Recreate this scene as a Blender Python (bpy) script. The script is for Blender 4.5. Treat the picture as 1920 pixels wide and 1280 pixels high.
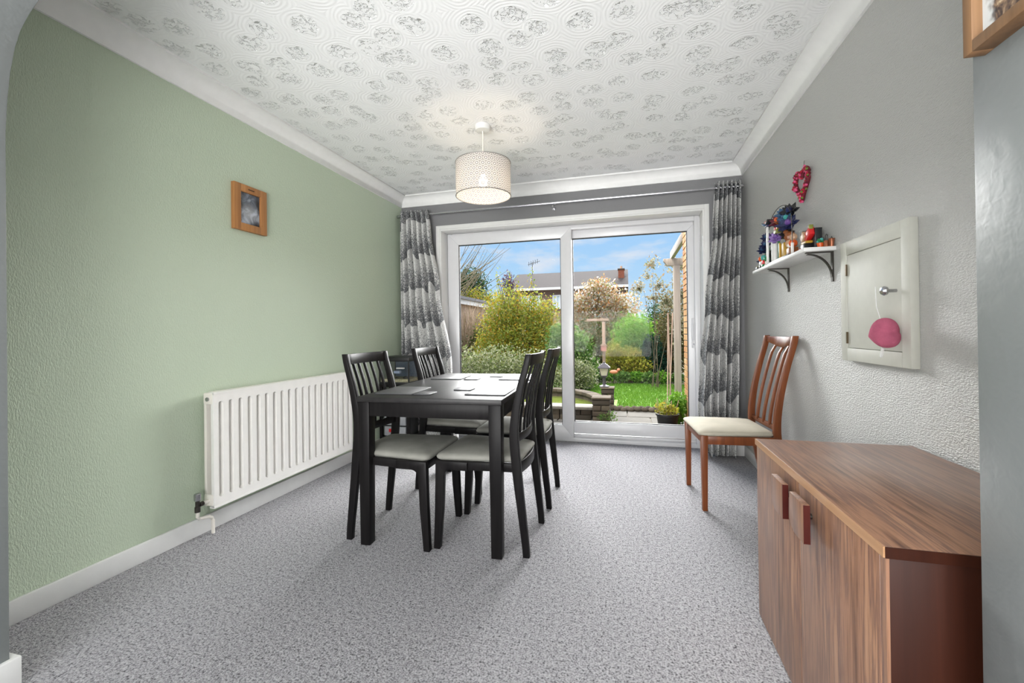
import bpy, bmesh, math, random
import numpy as np
from mathutils import Vector, Matrix, Euler

for o in list(bpy.data.objects):
    bpy.data.objects.remove(o, do_unlink=True)
scene = bpy.context.scene
C = scene.collection

# ------------------------------------------------------------------ camera
FPX, YAW, PITCH, ROLL, CY, CAMH = 799.11, 0.2615, 0.0042, -0.0122, 617.89, 1.07
_f = Vector((-math.sin(YAW) * math.cos(PITCH), math.cos(YAW) * math.cos(PITCH), math.sin(PITCH)))
_r = Vector((math.cos(YAW), math.sin(YAW), 0)); _u = _r.cross(_f)
_r2 = _r * math.cos(ROLL) + _u * math.sin(ROLL); _u2 = _r2.cross(_f)
camd = bpy.data.cameras.new('camera')
camd.sensor_fit = 'HORIZONTAL'; camd.sensor_width = 36.0
camd.lens = FPX / 1920 * 36.0
camd.shift_y = -(640 - CY) / 1920
camd.clip_start = 0.02; camd.clip_end = 500
cam = bpy.data.objects.new('camera', camd); C.objects.link(cam)
cam.matrix_world = Matrix(((_r2.x, _u2.x, -_f.x, 0), (_r2.y, _u2.y, -_f.y, 0), (_r2.z, _u2.z, -_f.z, CAMH), (0, 0, 0, 1)))
scene.camera = cam

# ------------------------------------------------------------------ view
vs = scene.view_settings
vs.view_transform = 'Standard'; vs.look = 'None'; vs.gamma = 1.0; vs.use_curve_mapping = False
vs.exposure = 0.36

# ------------------------------------------------------------------ sky
W = bpy.data.worlds.new('sky'); scene.world = W; W.use_nodes = True
nt = W.node_tree; nt.nodes.clear()
def wn(t, **k):
    n = nt.nodes.new(t)
    for a, b in k.items(): setattr(n, a, b)
    return n
out = wn('ShaderNodeOutputWorld'); bg = wn('ShaderNodeBackground')
tc = wn('ShaderNodeTexCoord'); sep = wn('ShaderNodeSeparateXYZ')
nt.links.new(tc.outputs['Generated'], sep.inputs[0])
ramp = wn('ShaderNodeValToRGB'); cr = ramp.color_ramp
cr.elements[0].position = 0.0; cr.elements[0].color = (0.62, 0.78, 0.90, 1)
cr.elements[1].position = 0.9; cr.elements[1].color = (0.12, 0.32, 0.80, 1)
e = cr.elements.new(0.08); e.color = (0.50, 0.74, 0.98, 1)
e = cr.elements.new(0.28); e.color = (0.32, 0.60, 0.98, 1)
nt.links.new(sep.outputs['Z'], ramp.inputs[0])
mp = wn('ShaderNodeMapping'); mp.inputs['Scale'].default_value = (3.0, 3.0, 11.0); mp.inputs['Location'].default_value = (0.35, 0.2, 0.4)
nt.links.new(tc.outputs['Generated'], mp.inputs[0])
cn = wn('ShaderNodeTexNoise'); cn.inputs['Scale'].default_value = 1.5; cn.inputs['Detail'].default_value = 6; cn.inputs['Roughness'].default_value = 0.55
nt.links.new(mp.outputs[0], cn.inputs['Vector'])
cramp = wn('ShaderNodeValToRGB'); cramp.color_ramp.elements[0].position = 0.54; cramp.color_ramp.elements[1].position = 0.74
nt.links.new(cn.outputs['Fac'], cramp.inputs[0])
mixc = wn('ShaderNodeMix', data_type='RGBA'); mixc.inputs['B'].default_value = (0.86, 0.86, 0.90, 1)
nt.links.new(cramp.outputs[0], mixc.inputs['Factor']); nt.links.new(ramp.outputs[0], mixc.inputs['A'])
nt.links.new(mixc.outputs['Result'], bg.inputs['Color'])
bg.inputs['Strength'].default_value = 0.78
nt.links.new(bg.outputs[0], out.inputs[0])

# ------------------------------------------------------------------ lights
def light(name, kind, energy, loc=(0, 0, 0), direction=None, color=(1, 1, 1), **k):
    l = bpy.data.lights.new(name, kind); l.energy = energy; l.color = color
    for a, b in k.items(): setattr(l, a, b)
    o = bpy.data.objects.new(name, l); C.objects.link(o); o.location = loc
    if direction is not None:
        o.rotation_euler = Vector(direction).to_track_quat('-Z', 'Y').to_euler()
    return o
# soft daylight from the bright side of the sky over the garden
light('daylight', 'SUN', 16.0, direction=(-0.02, -0.86, -0.45), color=(1.0, 0.985, 0.965), angle=math.radians(56))
# high soft sun on the garden
light('garden_sun', 'SUN', 5.6, direction=(0.35, 0.45, -0.85), color=(1.0, 0.96, 0.88), angle=math.radians(40))
# added unseen fill behind the camera, tilted up to brighten ceiling and walls
light('rear_fill_light', 'AREA', 220, loc=(-0.62, -1.95, 1.02), direction=(0, 1, 1.25), color=(1.0, 0.985, 0.96), shape='RECTANGLE', size=2.3, size_y=1.7)

# second added fill, unseen, bounced off the adjoining room's floor onto the coving
light('rear_floor_fill', 'AREA', 1300, loc=(-0.62, -2.5, 3.3), direction=(0, 0.75, -1.0), color=(1.0, 0.98, 0.95), shape='RECTANGLE', size=2.4, size_y=0.8)

# ------------------------------------------------------------------ helpers
def srgb(r, g, b):
    f = lambda c: (c / 255 / 12.92) if c <= 10.3 else ((c / 255 + 0.055) / 1.055) ** 2.4
    return (f(r), f(g), f(b), 1)

class MB:
    def __init__(s): s.v = []; s.f = []
    def add(s, vs_, fs_):
        n = len(s.v); s.v += [tuple(v) for v in vs_]; s.f += [tuple(i + n for i in f) for f in fs_]; return s
    def box(s, x0, y0, z0, x1, y1, z1, rot=None, c=None):
        vs_ = [Vector((x, y, z)) for z in (z0, z1) for y in (y0, y1) for x in (x0, x1)]
        if rot is not None:
            c = Vector(c) if c is not None else Vector(((x0 + x1) / 2, (y0 + y1) / 2, (z0 + z1) / 2))
            m = Euler(rot).to_matrix(); vs_ = [m @ (v - c) + c for v in vs_]
        return s.add(vs_, [(0, 2, 3, 1), (4, 5, 7, 6), (0, 1, 5, 4), (2, 6, 7, 3), (0, 4, 6, 2), (1, 3, 7, 5)])
    def loft(s, rings, cap=True, closed=True):
        n = len(rings[0]); base = len(s.v)
        for r in rings: s.v += [tuple(p) for p in r]
        for i in range(len(rings) - 1):
            for j in range(n if closed else n - 1):
                k = (j + 1) % n
                s.f.append((base + i * n + j, base + i * n + k, base + (i + 1) * n + k, base + (i + 1) * n + j))
        if cap and closed:
            s.f.append(tuple(base + j for j in reversed(range(n))))
            s.f.append(tuple(base + (len(rings) - 1) * n + j for j in range(n)))
        return s
    def tube(s, path, r, n=8, cap=True):
        P = [Vector(p) for p in path]; rings = []
        up = Vector((0, 0, 1))
        for i, p in enumerate(P):
            t = (P[min(i + 1, len(P) - 1)] - P[max(i - 1, 0)]).normalized()
            a = up if abs(t.dot(up)) < 0.95 else Vector((1, 0, 0))
            u = t.cross(a).normalized(); w = t.cross(u).normalized()
            rr = r[i] if isinstance(r, (list, tuple)) else r
            rings.append([p + (u * math.cos(2 * math.pi * k / n) + w * math.sin(2 * math.pi * k / n)) * rr for k in range(n)])
        return s.loft(rings, cap)
    def lathe(s, prof, n=24, c=(0, 0, 0), axis='z', cap=True):
        rings = []
        for (r, h) in prof:
            ring = []
            for k in range(n):
                a = 2 * math.pi * k / n; x, y = r * math.cos(a), r * math.sin(a)
                p = (x, y, h) if axis == 'z' else ((h, x, y) if axis == 'x' else (x, h, y))
                ring.append((p[0] + c[0], p[1] + c[1], p[2] + c[2]))
            rings.append(ring)
        return s.loft(rings, cap)
    def prism(s, poly, axis, a, b):
        def p3(u, v, w): return {'x': (w, u, v), 'y': (u, w, v), 'z': (u, v, w)}[axis]
        n = len(poly)
        vs_ = [p3(u, v, a) for u, v in poly] + [p3(u, v, b) for u, v in poly]
        fs_ = [tuple(reversed(range(n))), tuple(range(n, 2 * n))] + [(i, (i + 1) % n, n + (i + 1) % n, n + i) for i in range(n)]
        return s.add(vs_, fs_)
    def ball(s, c, r, n=8, m=6, sc=(1, 1, 1)):
        rings = []
        for i in range(1, m):
            t = math.pi * i / m
            rings.append([(c[0] + sc[0] * r * math.sin(t) * math.cos(2 * math.pi * k / n), c[1] + sc[1] * r * math.sin(t) * math.sin(2 * math.pi * k / n), c[2] + sc[2] * r * math.cos(t)) for k in range(n)])
        base = len(s.v); s.loft(rings, cap=False)
        s.v += [(c[0], c[1], c[2] + sc[2] * r), (c[0], c[1], c[2] - sc[2] * r)]
        t, b = len(s.v) - 2, len(s.v) - 1; l = base + (m - 2) * n
        for k in range(n):
            s.f.append((base + k, t, base + (k + 1) % n)); s.f.append((l + k, l + (k + 1) % n, b))
        return s
    def mesh(s, name, mat, smooth=False, bevel=0, seg=2, sharp=35):
        me = bpy.data.meshes.new(name); bm = bmesh.new()
        vs_ = [bm.verts.new(v) for v in s.v]
        for f in s.f:
            try: bm.faces.new([vs_[i] for i in f])
            except ValueError: pass
        bm.normal_update()
        bmesh.ops.recalc_face_normals(bm, faces=bm.faces)
        if bevel:
            ed = [e for e in bm.edges if len(e.link_faces) == 2 and e.calc_face_angle(0) > math.radians(30)]
            bmesh.ops.bevel(bm, geom=ed, offset=bevel, segments=seg, affect='EDGES', profile=0.5, clamp_overlap=True)
        for f in bm.faces: f.smooth = bool(smooth or bevel)
        if smooth or bevel:
            for e in bm.edges:
                if len(e.link_faces) == 2 and e.calc_face_angle(0) > math.radians(sharp): e.smooth = False
        bm.to_mesh(me); bm.free()
        if mat is not None: me.materials.append(mat)
        return me
    def build(s, name, mat, parent=None, **k):
        return link(name, s.mesh(name, mat, **k), parent)

def link(name, me, parent=None):
    o = bpy.data.objects.new(name, me); C.objects.link(o)
    if parent is not None: o.parent = parent
    return o
def tag(o, label=None, cat=None, group=None, kind=None):
    if label: o['label'] = label
    if cat: o['category'] = cat
    if group: o['group'] = group
    if kind: o['kind'] = kind
    return o
def thing(name, label, cat, loc=(0, 0, 0), rz=0, group=None):
    o = bpy.data.objects.new(name, None); C.objects.link(o)
    o.location = loc; o.rotation_euler = (0, 0, rz); o.empty_display_size = 0.1
    return tag(o, label, cat, group)
def struct(o, label=None, cat=None): return tag(o, label, cat, kind='structure')
def copy_tree(o, parent=None):
    c = o.copy(); C.objects.link(c); c.parent = parent
    for ch in list(o.children): copy_tree(ch, c)
    return c
def rrect(x0, y0, x1, y1, r, n=4):
    pts = []
    for cx, cy, a0 in ((x1 - r, y1 - r, 0), (x0 + r, y1 - r, 90), (x0 + r, y0 + r, 180), (x1 - r, y0 + r, 270)):
        for i in range(n + 1):
            a = math.radians(a0 + 90 * i / n); pts.append((cx + r * math.cos(a), cy + r * math.sin(a)))
    return pts

# ------------------------------------------------------------------ materials
class NT:
    def __init__(s, name):
        s.m = bpy.data.materials.new(name); s.m.use_nodes = True; s.t = s.m.node_tree; s.t.nodes.clear()
        s.out = s.n('ShaderNodeOutputMaterial')
    def n(s, t, ins=None, **k):
        nd = s.t.nodes.new(t)
        for a, b in k.items(): setattr(nd, a, b)
        for a, b in (ins or {}).items(): s.set(nd, a, b)
        return nd
    def set(s, nd, a, b):
        if isinstance(b, bpy.types.NodeSocket): s.t.links.new(b, nd.inputs[a])
        else: nd.inputs[a].default_value = b
    def coords(s, scale=(1, 1, 1), kind='Object', rot=(0, 0, 0)):
        tc = s.n('ShaderNodeTexCoord'); mp = s.n('ShaderNodeMapping', {'Scale': scale, 'Rotation': rot})
        s.t.links.new(tc.outputs[kind], mp.inputs['Vector']); return mp.outputs[0]
    def noise(s, vec, scale=1, detail=3, rough=0.5, dist=0):
        return s.n('ShaderNodeTexNoise', {'Vector': vec, 'Scale': scale, 'Detail': detail, 'Roughness': rough, 'Distortion': dist}).outputs['Fac']
    def ramp(s, fac, stops, interp='LINEAR'):
        r = s.n('ShaderNodeValToRGB', {'Fac': fac}); cr = r.color_ramp; cr.interpolation = interp
        cr.elements.remove(cr.elements[1]); e0 = cr.elements[0]; e0.position = stops[0][0]
        g = lambda c: c if isinstance(c, (tuple, list)) else (c, c, c, 1)
        e0.color = g(stops[0][1])
        for p, c in stops[1:]:
            e = cr.elements.new(p); e.color = g(c)
        return r.outputs[0]
    def math(s, op, a, b=0.0, c=None, clamp=False):
        n = s.n('ShaderNodeMath', {0: a, 1: b}, operation=op, use_clamp=clamp)
        if c is not None: s.set(n, 2, c)
        return n.outputs[0]
    def mix(s, fac, a, b, blend='MIX'):
        return s.n('ShaderNodeMix', {'Factor': fac, 'A': a, 'B': b}, data_type='RGBA', blend_type=blend).outputs['Result']
    def bump(s, h, strength=0.3, dist=0.01, normal=None):
        n = s.n('ShaderNodeBump', {'Height': h, 'Strength': strength, 'Distance': dist})
        if normal is not None: s.set(n, 'Normal', normal)
        return n.outputs[0]
    def pbr(s, color, rough=0.5, metal=0.0, spec=0.5, normal=None, **k):
        b = s.n('ShaderNodeBsdfPrincipled')
        s.set(b, 'Base Color', color); s.set(b, 'Roughness', rough); s.set(b, 'Metallic', metal); s.set(b, 'Specular IOR Level', spec)
        if normal is not None: s.set(b, 'Normal', normal)
        for a, v in k.items(): s.set(b, a.replace('_', ' '), v)
        s.t.links.new(b.outputs[0], s.out.inputs[0]); return s.m

def plain(name, c, rough=0.5, metal=0, spec=0.5, var=0.06, vscale=20, bump=0.0, bscale=120, **k):
    t = NT(name); v = t.coords()
    f = t.noise(v, vscale, 3)
    lo = tuple(x * (1 - var) for x in c[:3]) + (1,); hi = tuple(min(1, x * (1 + var)) for x in c[:3]) + (1,)
    col = t.ramp(f, [(0.3, lo), (0.7, hi)])
    nrm = t.bump(t.noise(v, bscale, 2), bump, 0.004) if bump else None
    return t.pbr(col, rough, metal, spec, nrm, **k)

def wood(name, stops, axis='y', stretch=14, scale=1.6, rough=0.4, fine=0.35, bump=0.05, spec=0.4):
    t = NT(name)
    sc = [stretch] * 3; sc['xyz'.index(axis)] = 0.9
    v = t.coords(tuple(sc)); f = t.noise(v, scale, 5, 0.6, 0.25)
    sc2 = [stretch * 9] * 3; sc2['xyz'.index(axis)] = 3.0
    g = t.noise(t.coords(tuple(sc2)), 1.0, 3)
    fac = t.math('ADD', t.math('MULTIPLY', f, 1 - fine * .5), t.math('MULTIPLY', g, fine * .5))
    return t.pbr(t.ramp(fac, stops), rough, 0, spec, t.bump(g, bump, 0.002))

def leafmat(name, cols, rough=0.5, dim=0.5):
    t = NT(name); g = t.n('ShaderNodeNewGeometry')
    n = len(cols); cols = [tuple(x * dim for x in c[:3]) + (1,) for c in cols]
    col = t.ramp(g.outputs['Random Per Island'], [(i / max(1, n - 1), c) for i, c in enumerate(cols)])
    d = t.n('ShaderNodeBsdfPrincipled', {'Base Color': col, 'Roughness': rough, 'Specular IOR Level': 0.2})
    tr = t.n('ShaderNodeBsdfTranslucent', {'Color': col})
    mx = t.n('ShaderNodeMixShader', {0: 0.4}); t.t.links.new(d.outputs[0], mx.inputs[1]); t.t.links.new(tr.outputs[0], mx.inputs[2])
    t.t.links.new(mx.outputs[0], t.out.inputs[0]); return t.m

def glassmat(name, tint=(0.97, 0.985, 0.98, 1), refl=0.5, rough=0.0):
    t = NT(name)
    lw = t.n('ShaderNodeLayerWeight', {'Blend': 0.5})
    f5 = t.math('ADD', t.math('MULTIPLY', t.math('POWER', lw.outputs['Facing'], 5.0), 0.96), 0.04)
    a = t.n('ShaderNodeBsdfTransparent', {'Color': tint}); b = t.n('ShaderNodeBsdfGlossy', {'Roughness': rough})
    fac = t.math('MULTIPLY', f5, refl)
    mx = t.n('ShaderNodeMixShader', {0: fac}); t.t.links.new(a.outputs[0], mx.inputs[1]); t.t.links.new(b.outputs[0], mx.inputs[2])
    t.t.links.new(mx.outputs[0], t.out.inputs[0]); return t.m

def wallpaper(name, c, rough, spec, stretch, scale, strength, dist, tilevar=0.05):
    t = NT(name)
    v = t.coords(stretch); h1 = t.noise(v, scale, 2, 0.5, 0.3)
    h2 = t.noise(t.coords(tuple(x * 0.8 for x in stretch)), scale, 2)
    hh = t.ramp(t.math('ADD', t.math('MULTIPLY', h1, 0.7), t.math('MULTIPLY', h2, 0.3)), [(0.38, 0.0), (0.62, 1.0)])
    lo = tuple(x * (1 - tilevar) for x in c[:3]) + (1,)
    big = t.noise(t.coords(), 1.4, 2)
    col = t.mix(t.math('MULTIPLY', big, 0.6), c, lo)
    return t.pbr(col, rough, 0, spec, t.bump(hh, strength, dist))

M = {}
M['green_wall'] = wallpaper('green_wallpaper', srgb(190, 203, 181), 0.42, 0.4, (210, 210, 85), 1.0, 0.5, 0.002)
M['silver_wall'] = wallpaper('silver_wallpaper', srgb(188, 188, 185), 0.34, 0.55, (200, 105, 280), 1.0, 0.75, 0.002)
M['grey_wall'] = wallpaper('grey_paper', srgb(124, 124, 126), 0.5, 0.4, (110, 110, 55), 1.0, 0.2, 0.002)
M['smooth_grey'] = wallpaper('painted_plaster', srgb(120, 124, 124), 0.40, 0.5, (40, 40, 40), 1.0, 0.18, 0.002)
M['white_gloss'] = plain('white_gloss_paint', srgb(222, 222, 220), 0.35, var=0.02, bump=0.02)
M['cove'] = plain('coving_paint', srgb(240, 240, 239), 0.6, var=0.02)
M['upvc'] = plain('white_door_plastic', srgb(215, 215, 217), 0.3, var=0.015)
M['rubber'] = plain('black_gasket', srgb(40, 40, 42), 0.6)
M['chrome'] = plain('chrome', srgb(176, 176, 180), 0.22, 1.0, var=0.02)
M['dark_metal'] = plain('dark_metal', srgb(66, 62, 58), 0.4, 0.7, var=0.1)
M['cream_metal'] = plain('cream_enamel', srgb(226, 221, 212), 0.35, var=0.02)
M['rad_white'] = plain('radiator_enamel', srgb(228, 226, 222), 0.38, var=0.02)
M['black_wood'] = wood('black_stained_wood', [(0.3, srgb(17, 16, 17)), (0.7, srgb(32, 30, 30))], 'z', 20, 1.5, 0.36, 0.4, 0.05, 0.10)
M['black_top'] = wood('black_stained_top', [(0.3, srgb(26, 25, 26)), (0.7, srgb(46, 44, 44))], 'y', 20, 1.5, 0.40, 0.4, 0.04, 0.30)
M['mat_grey'] = plain('slate_grey_mat', srgb(72, 72, 74), 0.42, var=0.12, vscale=60, bump=0.1, bscale=300)
M['suede'] = plain('grey_suede', srgb(138, 137, 130), 0.85, spec=0.2, var=0.14, vscale=9, bump=0.1, bscale=500)
M['cream_suede'] = plain('cream_suede', srgb(178, 172, 156), 0.85, spec=0.2, var=0.10, vscale=7, bump=0.1, bscale=500)
M['teak'] = wood('teak', [(0.3, srgb(92, 46, 22)), (0.55, srgb(122, 66, 34)), (0.75, srgb(142, 86, 48))], 'z', 26, 1.4, 0.35, 0.5)
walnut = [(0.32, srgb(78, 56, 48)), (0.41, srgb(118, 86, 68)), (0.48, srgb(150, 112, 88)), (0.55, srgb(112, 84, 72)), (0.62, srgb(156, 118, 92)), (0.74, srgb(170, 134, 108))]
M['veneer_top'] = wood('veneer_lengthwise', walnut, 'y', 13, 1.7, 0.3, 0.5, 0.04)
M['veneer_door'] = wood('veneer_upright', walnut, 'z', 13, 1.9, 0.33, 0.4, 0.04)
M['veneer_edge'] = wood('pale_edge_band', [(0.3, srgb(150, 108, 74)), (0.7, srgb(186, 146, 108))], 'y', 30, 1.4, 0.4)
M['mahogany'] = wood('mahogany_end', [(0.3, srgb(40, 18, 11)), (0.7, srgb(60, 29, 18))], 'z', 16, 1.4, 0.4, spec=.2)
M['red_edge'] = plain('red_brown_edge', srgb(66, 20, 14), 0.5, spec=.2, var=0.1)
M['oak'] = wood('oak_frame', [(0.3, srgb(150, 100, 56)), (0.7, srgb(182, 130, 80))], 'z', 30, 1.5, 0.45)
M['oak2'] = wood('oak_box_frame', [(0.3, srgb(104, 76, 50)), (0.7, srgb(132, 100, 70))], 'z', 30, 1.5, 0.5)
M['glass'] = glassmat('window_glass', (0.985, 0.99, 0.99, 1), 0.07)
M['pic_glass'] = glassmat('picture_glass', (0.97, 0.97, 0.97, 1), 1.0)
M['black_plastic'] = plain('black_plastic', srgb(20, 20, 22), 0.4)

def carpet():
    t = NT('grey_carpet'); v = t.coords()
    a = t.noise(v, 150, 3, 0.65); b = t.noise(v, 60, 2); c = t.noise(v, 2.2, 2)
    sp = t.math('ADD', t.math('MULTIPLY', a, 0.75), t.math('MULTIPLY', b, 0.25))
    col = t.ramp(sp, [(0.36, srgb(56, 55, 58)), (0.44, srgb(130, 129, 132)), (0.52, srgb(166, 165, 168)), (0.66, srgb(196, 195, 198))])
    col = t.mix(t.math('MULTIPLY', c, 0.22), col, srgb(150, 149, 152))
    return t.pbr(col, 0.95, 0, 0.1, t.bump(sp, 0.9, 0.012))
M['carpet'] = carpet()

def artex():
    t = NT('artex_ceiling'); v = t.coords()
    w = t.n('ShaderNodeTexNoise', {'Vector': v, 'Scale': 3.0, 'Detail': 1.0})
    vv = t.n('ShaderNodeVectorMath', {0: v, 1: t.n('ShaderNodeVectorMath', {0: w.outputs['Color'], 'Scale': 0.07}, operation='SCALE').outputs[0]}, operation='ADD').outputs[0]
    vo = t.n('ShaderNodeTexVoronoi', {'Vector': vv, 'Scale': 5.7, 'Randomness': 0.62}, voronoi_dimensions='2D')
    d = vo.outputs['Distance']
    mask = t.ramp(t.math('ADD', d, t.math('MULTIPLY', t.math('SUBTRACT', t.noise(v, 13, 2), 0.5), 0.45)), [(0.22, 1.0), (0.36, 0.0)])
    st = t.n('ShaderNodeTexVoronoi', {'Vector': v, 'Scale': 88.0}, voronoi_dimensions='2D').outputs['Distance']
    stip = t.ramp(t.noise(v, 62, 2, 0.6, 0.8), [(0.53, 0.0), (0.60, 1.0)])
    rings = t.math('SINE', t.math('MULTIPLY', t.math('ADD', d, t.math('MULTIPLY', t.noise(v, 6, 2), .25)), 62))
    swirl = t.math('MULTIPLY', t.math('ADD', t.math('MULTIPLY', rings, 0.5), 0.5), t.math('MULTIPLY', t.math('SUBTRACT', 1.0, mask), 0.07))
    h = t.math('ADD', t.math('MULTIPLY', t.math('MULTIPLY', stip, mask), -1.0), swirl)
    return t.pbr(srgb(240, 241, 241), 0.75, 0, 0.25, t.bump(h, 0.9, 0.010))
M['artex'] = artex()

def curtain_mat():
    t = NT('printed_curtain'); tc = t.n('ShaderNodeTexCoord')
    s = t.n('ShaderNodeSeparateXYZ', {0: tc.outputs['Object']})
    nx = t.noise(t.coords((17, 1, 0.7)), 1.0, 1)
    saw = t.math('FRACT', t.math('ADD', t.math('MULTIPLY', s.outputs['Z'], -3.0), t.math('MULTIPLY', nx, 1.0)))
    dens = t.math('POWER', saw, 1.1)
    big = t.noise(t.coords((18, 18, 10)), 1.0, 3)
    sp = t.noise(t.coords((120, 120, 85)), 1.0, 3, 0.6)
    thr = t.math('ADD', t.math('MULTIPLY', dens, 0.26), t.math('MULTIPLY', big, 0.22))
    k = t.ramp(t.math('SUBTRACT', t.math('ADD', thr, 0.315), sp), [(0.0, 0.0), (0.13, 1.0)])
    col = t.mix(t.math('MULTIPLY', k, 0.85), srgb(205, 205, 203), srgb(66, 69, 76))
    weave = t.noise(t.coords((400, 400, 400)), 1.0, 1)
    return t.pbr(col, 0.8, 0, 0.2, t.bump(weave, 0.15, 0.002))
M['curtain'] = curtain_mat()

def brickmat(name, cols):
    t = NT(name); oi = t.n('ShaderNodeObjectInfo'); v = t.coords()
    c = t.ramp(oi.outputs['Random'], [(i / (len(cols) - 1), k) for i, k in enumerate(cols)])
    n = t.noise(v, 28, 4, 0.6)
    return t.pbr(t.mix(t.math('MULTIPLY', n, 0.5), c, tuple(x * 0.6 for x in c_first(cols)) + (1,)), 0.9, 0, 0.15, t.bump(n, 0.5, 0.006))
def c_first(cols): return cols[0][:3]
M['brick'] = brickmat('yellow_orange_brick', [srgb(176, 128, 78), srgb(200, 158, 104), srgb(184, 120, 72), srgb(208, 172, 122)])
M['stone_brick'] = brickmat('weathered_stone', [srgb(78, 68, 58), srgb(102, 92, 78), srgb(70, 64, 56), srgb(112, 102, 86)])
M['slab'] = brickmat('paving_stone', [srgb(102, 99, 92), srgb(116, 113, 106), srgb(108, 103, 96)])
M['mortar'] = plain('mortar', srgb(130, 124, 112), 0.95, bump=0.4, bscale=60)
M['soil'] = plain('soil', srgb(92, 84, 58), 0.95, var=0.3, vscale=4, bump=0.5, bscale=20)
M['lawn'] = plain('lawn_turf', srgb(112, 152, 62), 0.9, var=0.2, vscale=3, bump=0.5, bscale=60)

# ------------------------------------------------------------------ room dimensions
XL, XR, YB, ZC = -2.232, 0.963, 3.97, 2.46
YD = 4.13               # inner face of the sliding door
YA0, YA1 = 0.56, 0.862  # wall with the arch
YR = -1.6               # end wall of the adjoining room
OX0, OX1, OZ = -1.805, 0.662, 2.105   # door opening

# ------------------------------------------------------------------ floor, ceiling, walls
struct(MB().box(XL - .1, YR, -0.1, XR + .1, YD + .14, 0.0).build('floor', M['carpet']), 'speckled light grey carpet over the whole floor')
struct(MB().box(XL - .1, YR, ZC, XR + .1, YB + .3, ZC + .1).build('ceiling', M['artex']), 'white ceiling with patches of stippled plaster')
struct(MB().box(XL - .12, YA1, 0, XL, YB + .3, ZC).build('wall_left', M['green_wall']), 'pale green embossed wallpaper wall')
struct(MB().box(XR, YA1, 0, XR + .12, YB + .3, ZC).build('wall_right', M['silver_wall']), 'silvery grey embossed wallpaper wall')
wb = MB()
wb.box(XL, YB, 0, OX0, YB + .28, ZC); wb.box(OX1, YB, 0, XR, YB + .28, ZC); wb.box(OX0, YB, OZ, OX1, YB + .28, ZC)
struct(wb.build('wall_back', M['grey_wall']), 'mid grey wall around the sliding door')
# arch wall
JL, JR, SP, RAD = -1.83, 0.548, 1.80, 0.30
half = [(0, 1.70), (.010, 1.80), (.024, 1.88), (.046, 1.95), (.072, 1.998), (.105, 2.034), (.156, 2.074), (.24, 2.122), (.35, 2.165), (.50, 2.205), (.72, 2.24), (.95, 2.258), ((JR - JL) / 2, 2.265)]
pts = [(XL, 0), (JL, 0)] + [(JL + dx, z) for dx, z in half] + [(JR - dx, z) for dx, z in reversed(half[:-1])]
pts += [(JR, 0), (XR, 0), (XR, ZC), (XL, ZC)]
struct(MB().prism(pts, 'y', YA0, YA1).build('wall_arch', M['smooth_grey'], bevel=0.004), 'smooth grey wall with the rounded archway')
struct(MB().box(XL - .12, YR, 0, XL, YA1, ZC).build('wall_rear_left', M['smooth_grey']))
struct(MB().box(XR, YR, 0, XR + .12, YA1, ZC).build('wall_rear_right', M['smooth_grey']))
wr = MB(); wr.box(XL, YR - .15, 2.10, XR, YR, ZC); wr.box(XL, YR - .15, 0, -1.92, YR, 2.10); wr.box(.70, YR - .15, 0, XR, YR, 2.10)
struct(wr.build('wall_rear', M['smooth_grey']))

# coving: concave profile swept along three walls, mitred
CVW, CVH = 0.095, 0.10
cp = [(0, 0)] + [(0.012, 0.0)]
for i in range(0, 9):
    a = math.radians(90 * i / 8)
    cp.append((CVW - (CVW - 0.012) * math.cos(a), (CVH - 0.012) * math.sin(a) if i < 8 else CVH - 0.012))
cp += [(CVW, CVH), (0, CVH)]
def coving(name, fn, label):
    m = MB(); n = len(cp)
    r0 = [fn(o, 0) + (ZC - CVH + z,) for o, z in cp]; r1 = [fn(o, 1) + (ZC - CVH + z,) for o, z in cp]
    m.loft([r0, r1]); struct(m.build(name, M['cove'], smooth=True, sharp=50), label)
coving('trim_1', lambda o, e: (XL + o, YA1 + .001 if e == 0 else YB - o), 'white coving above the green wall')
coving('trim_2', lambda o, e: (XL + o if e == 0 else XR - o, YB - o), 'white coving above the sliding door')
coving('trim_3', lambda o, e: (XR - o, YA1 + .001 if e == 0 else YB - o), 'white coving above the silvery wall')

def skirting(name, x0, y0, x1, y1, label, h=0.091):
    b = MB().box(x0, y0, 0, x1, y1, h).build(name, M['white_gloss'], bevel=0.004)
    struct(b, label)
skirting('baseboard_left', XL, YA1, XL + .016, YB, 'white skirting board under the green wall')
skirting('baseboard_right', XR - .016, YA1, XR, YB, 'white skirting board under the silvery wall')
skirting('baseboard_back', OX1 + .04, YB - .016, XR - .016, YB, 'white skirting board behind the right curtain')
skirting('baseboard_back_left', XL + .016, YB - .016, OX0 - .04, YB, 'white skirting board behind the left curtain')
ja = MB(); ja.box(JL - .001, YA0, 0, JL + .018, YA1 + .018, .091); ja.box(XL + .016, YA1, 0, JL + .017, YA1 + .018, .0905)
struct(ja.build('baseboard_arch', M['white_gloss'], bevel=0.003), 'white skirting board round the foot of the arch')
# unseen rear window frame, added and made tall to suit the fill light
rw = MB()
for (x0, x1, z0, z1) in ((-1.92, -1.85, 0, 2.10), (.63, .70, 0, 2.10), (-.64, -.58, .07, 2.03), (-1.85, .63, 0, .07), (-1.85, .63, 2.03, 2.10)):
    rw.box(x0, YR - .12, z0, x1, YR - .04, z1)
struct(rw.build('fill_window_1', M['upvc']))

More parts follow.
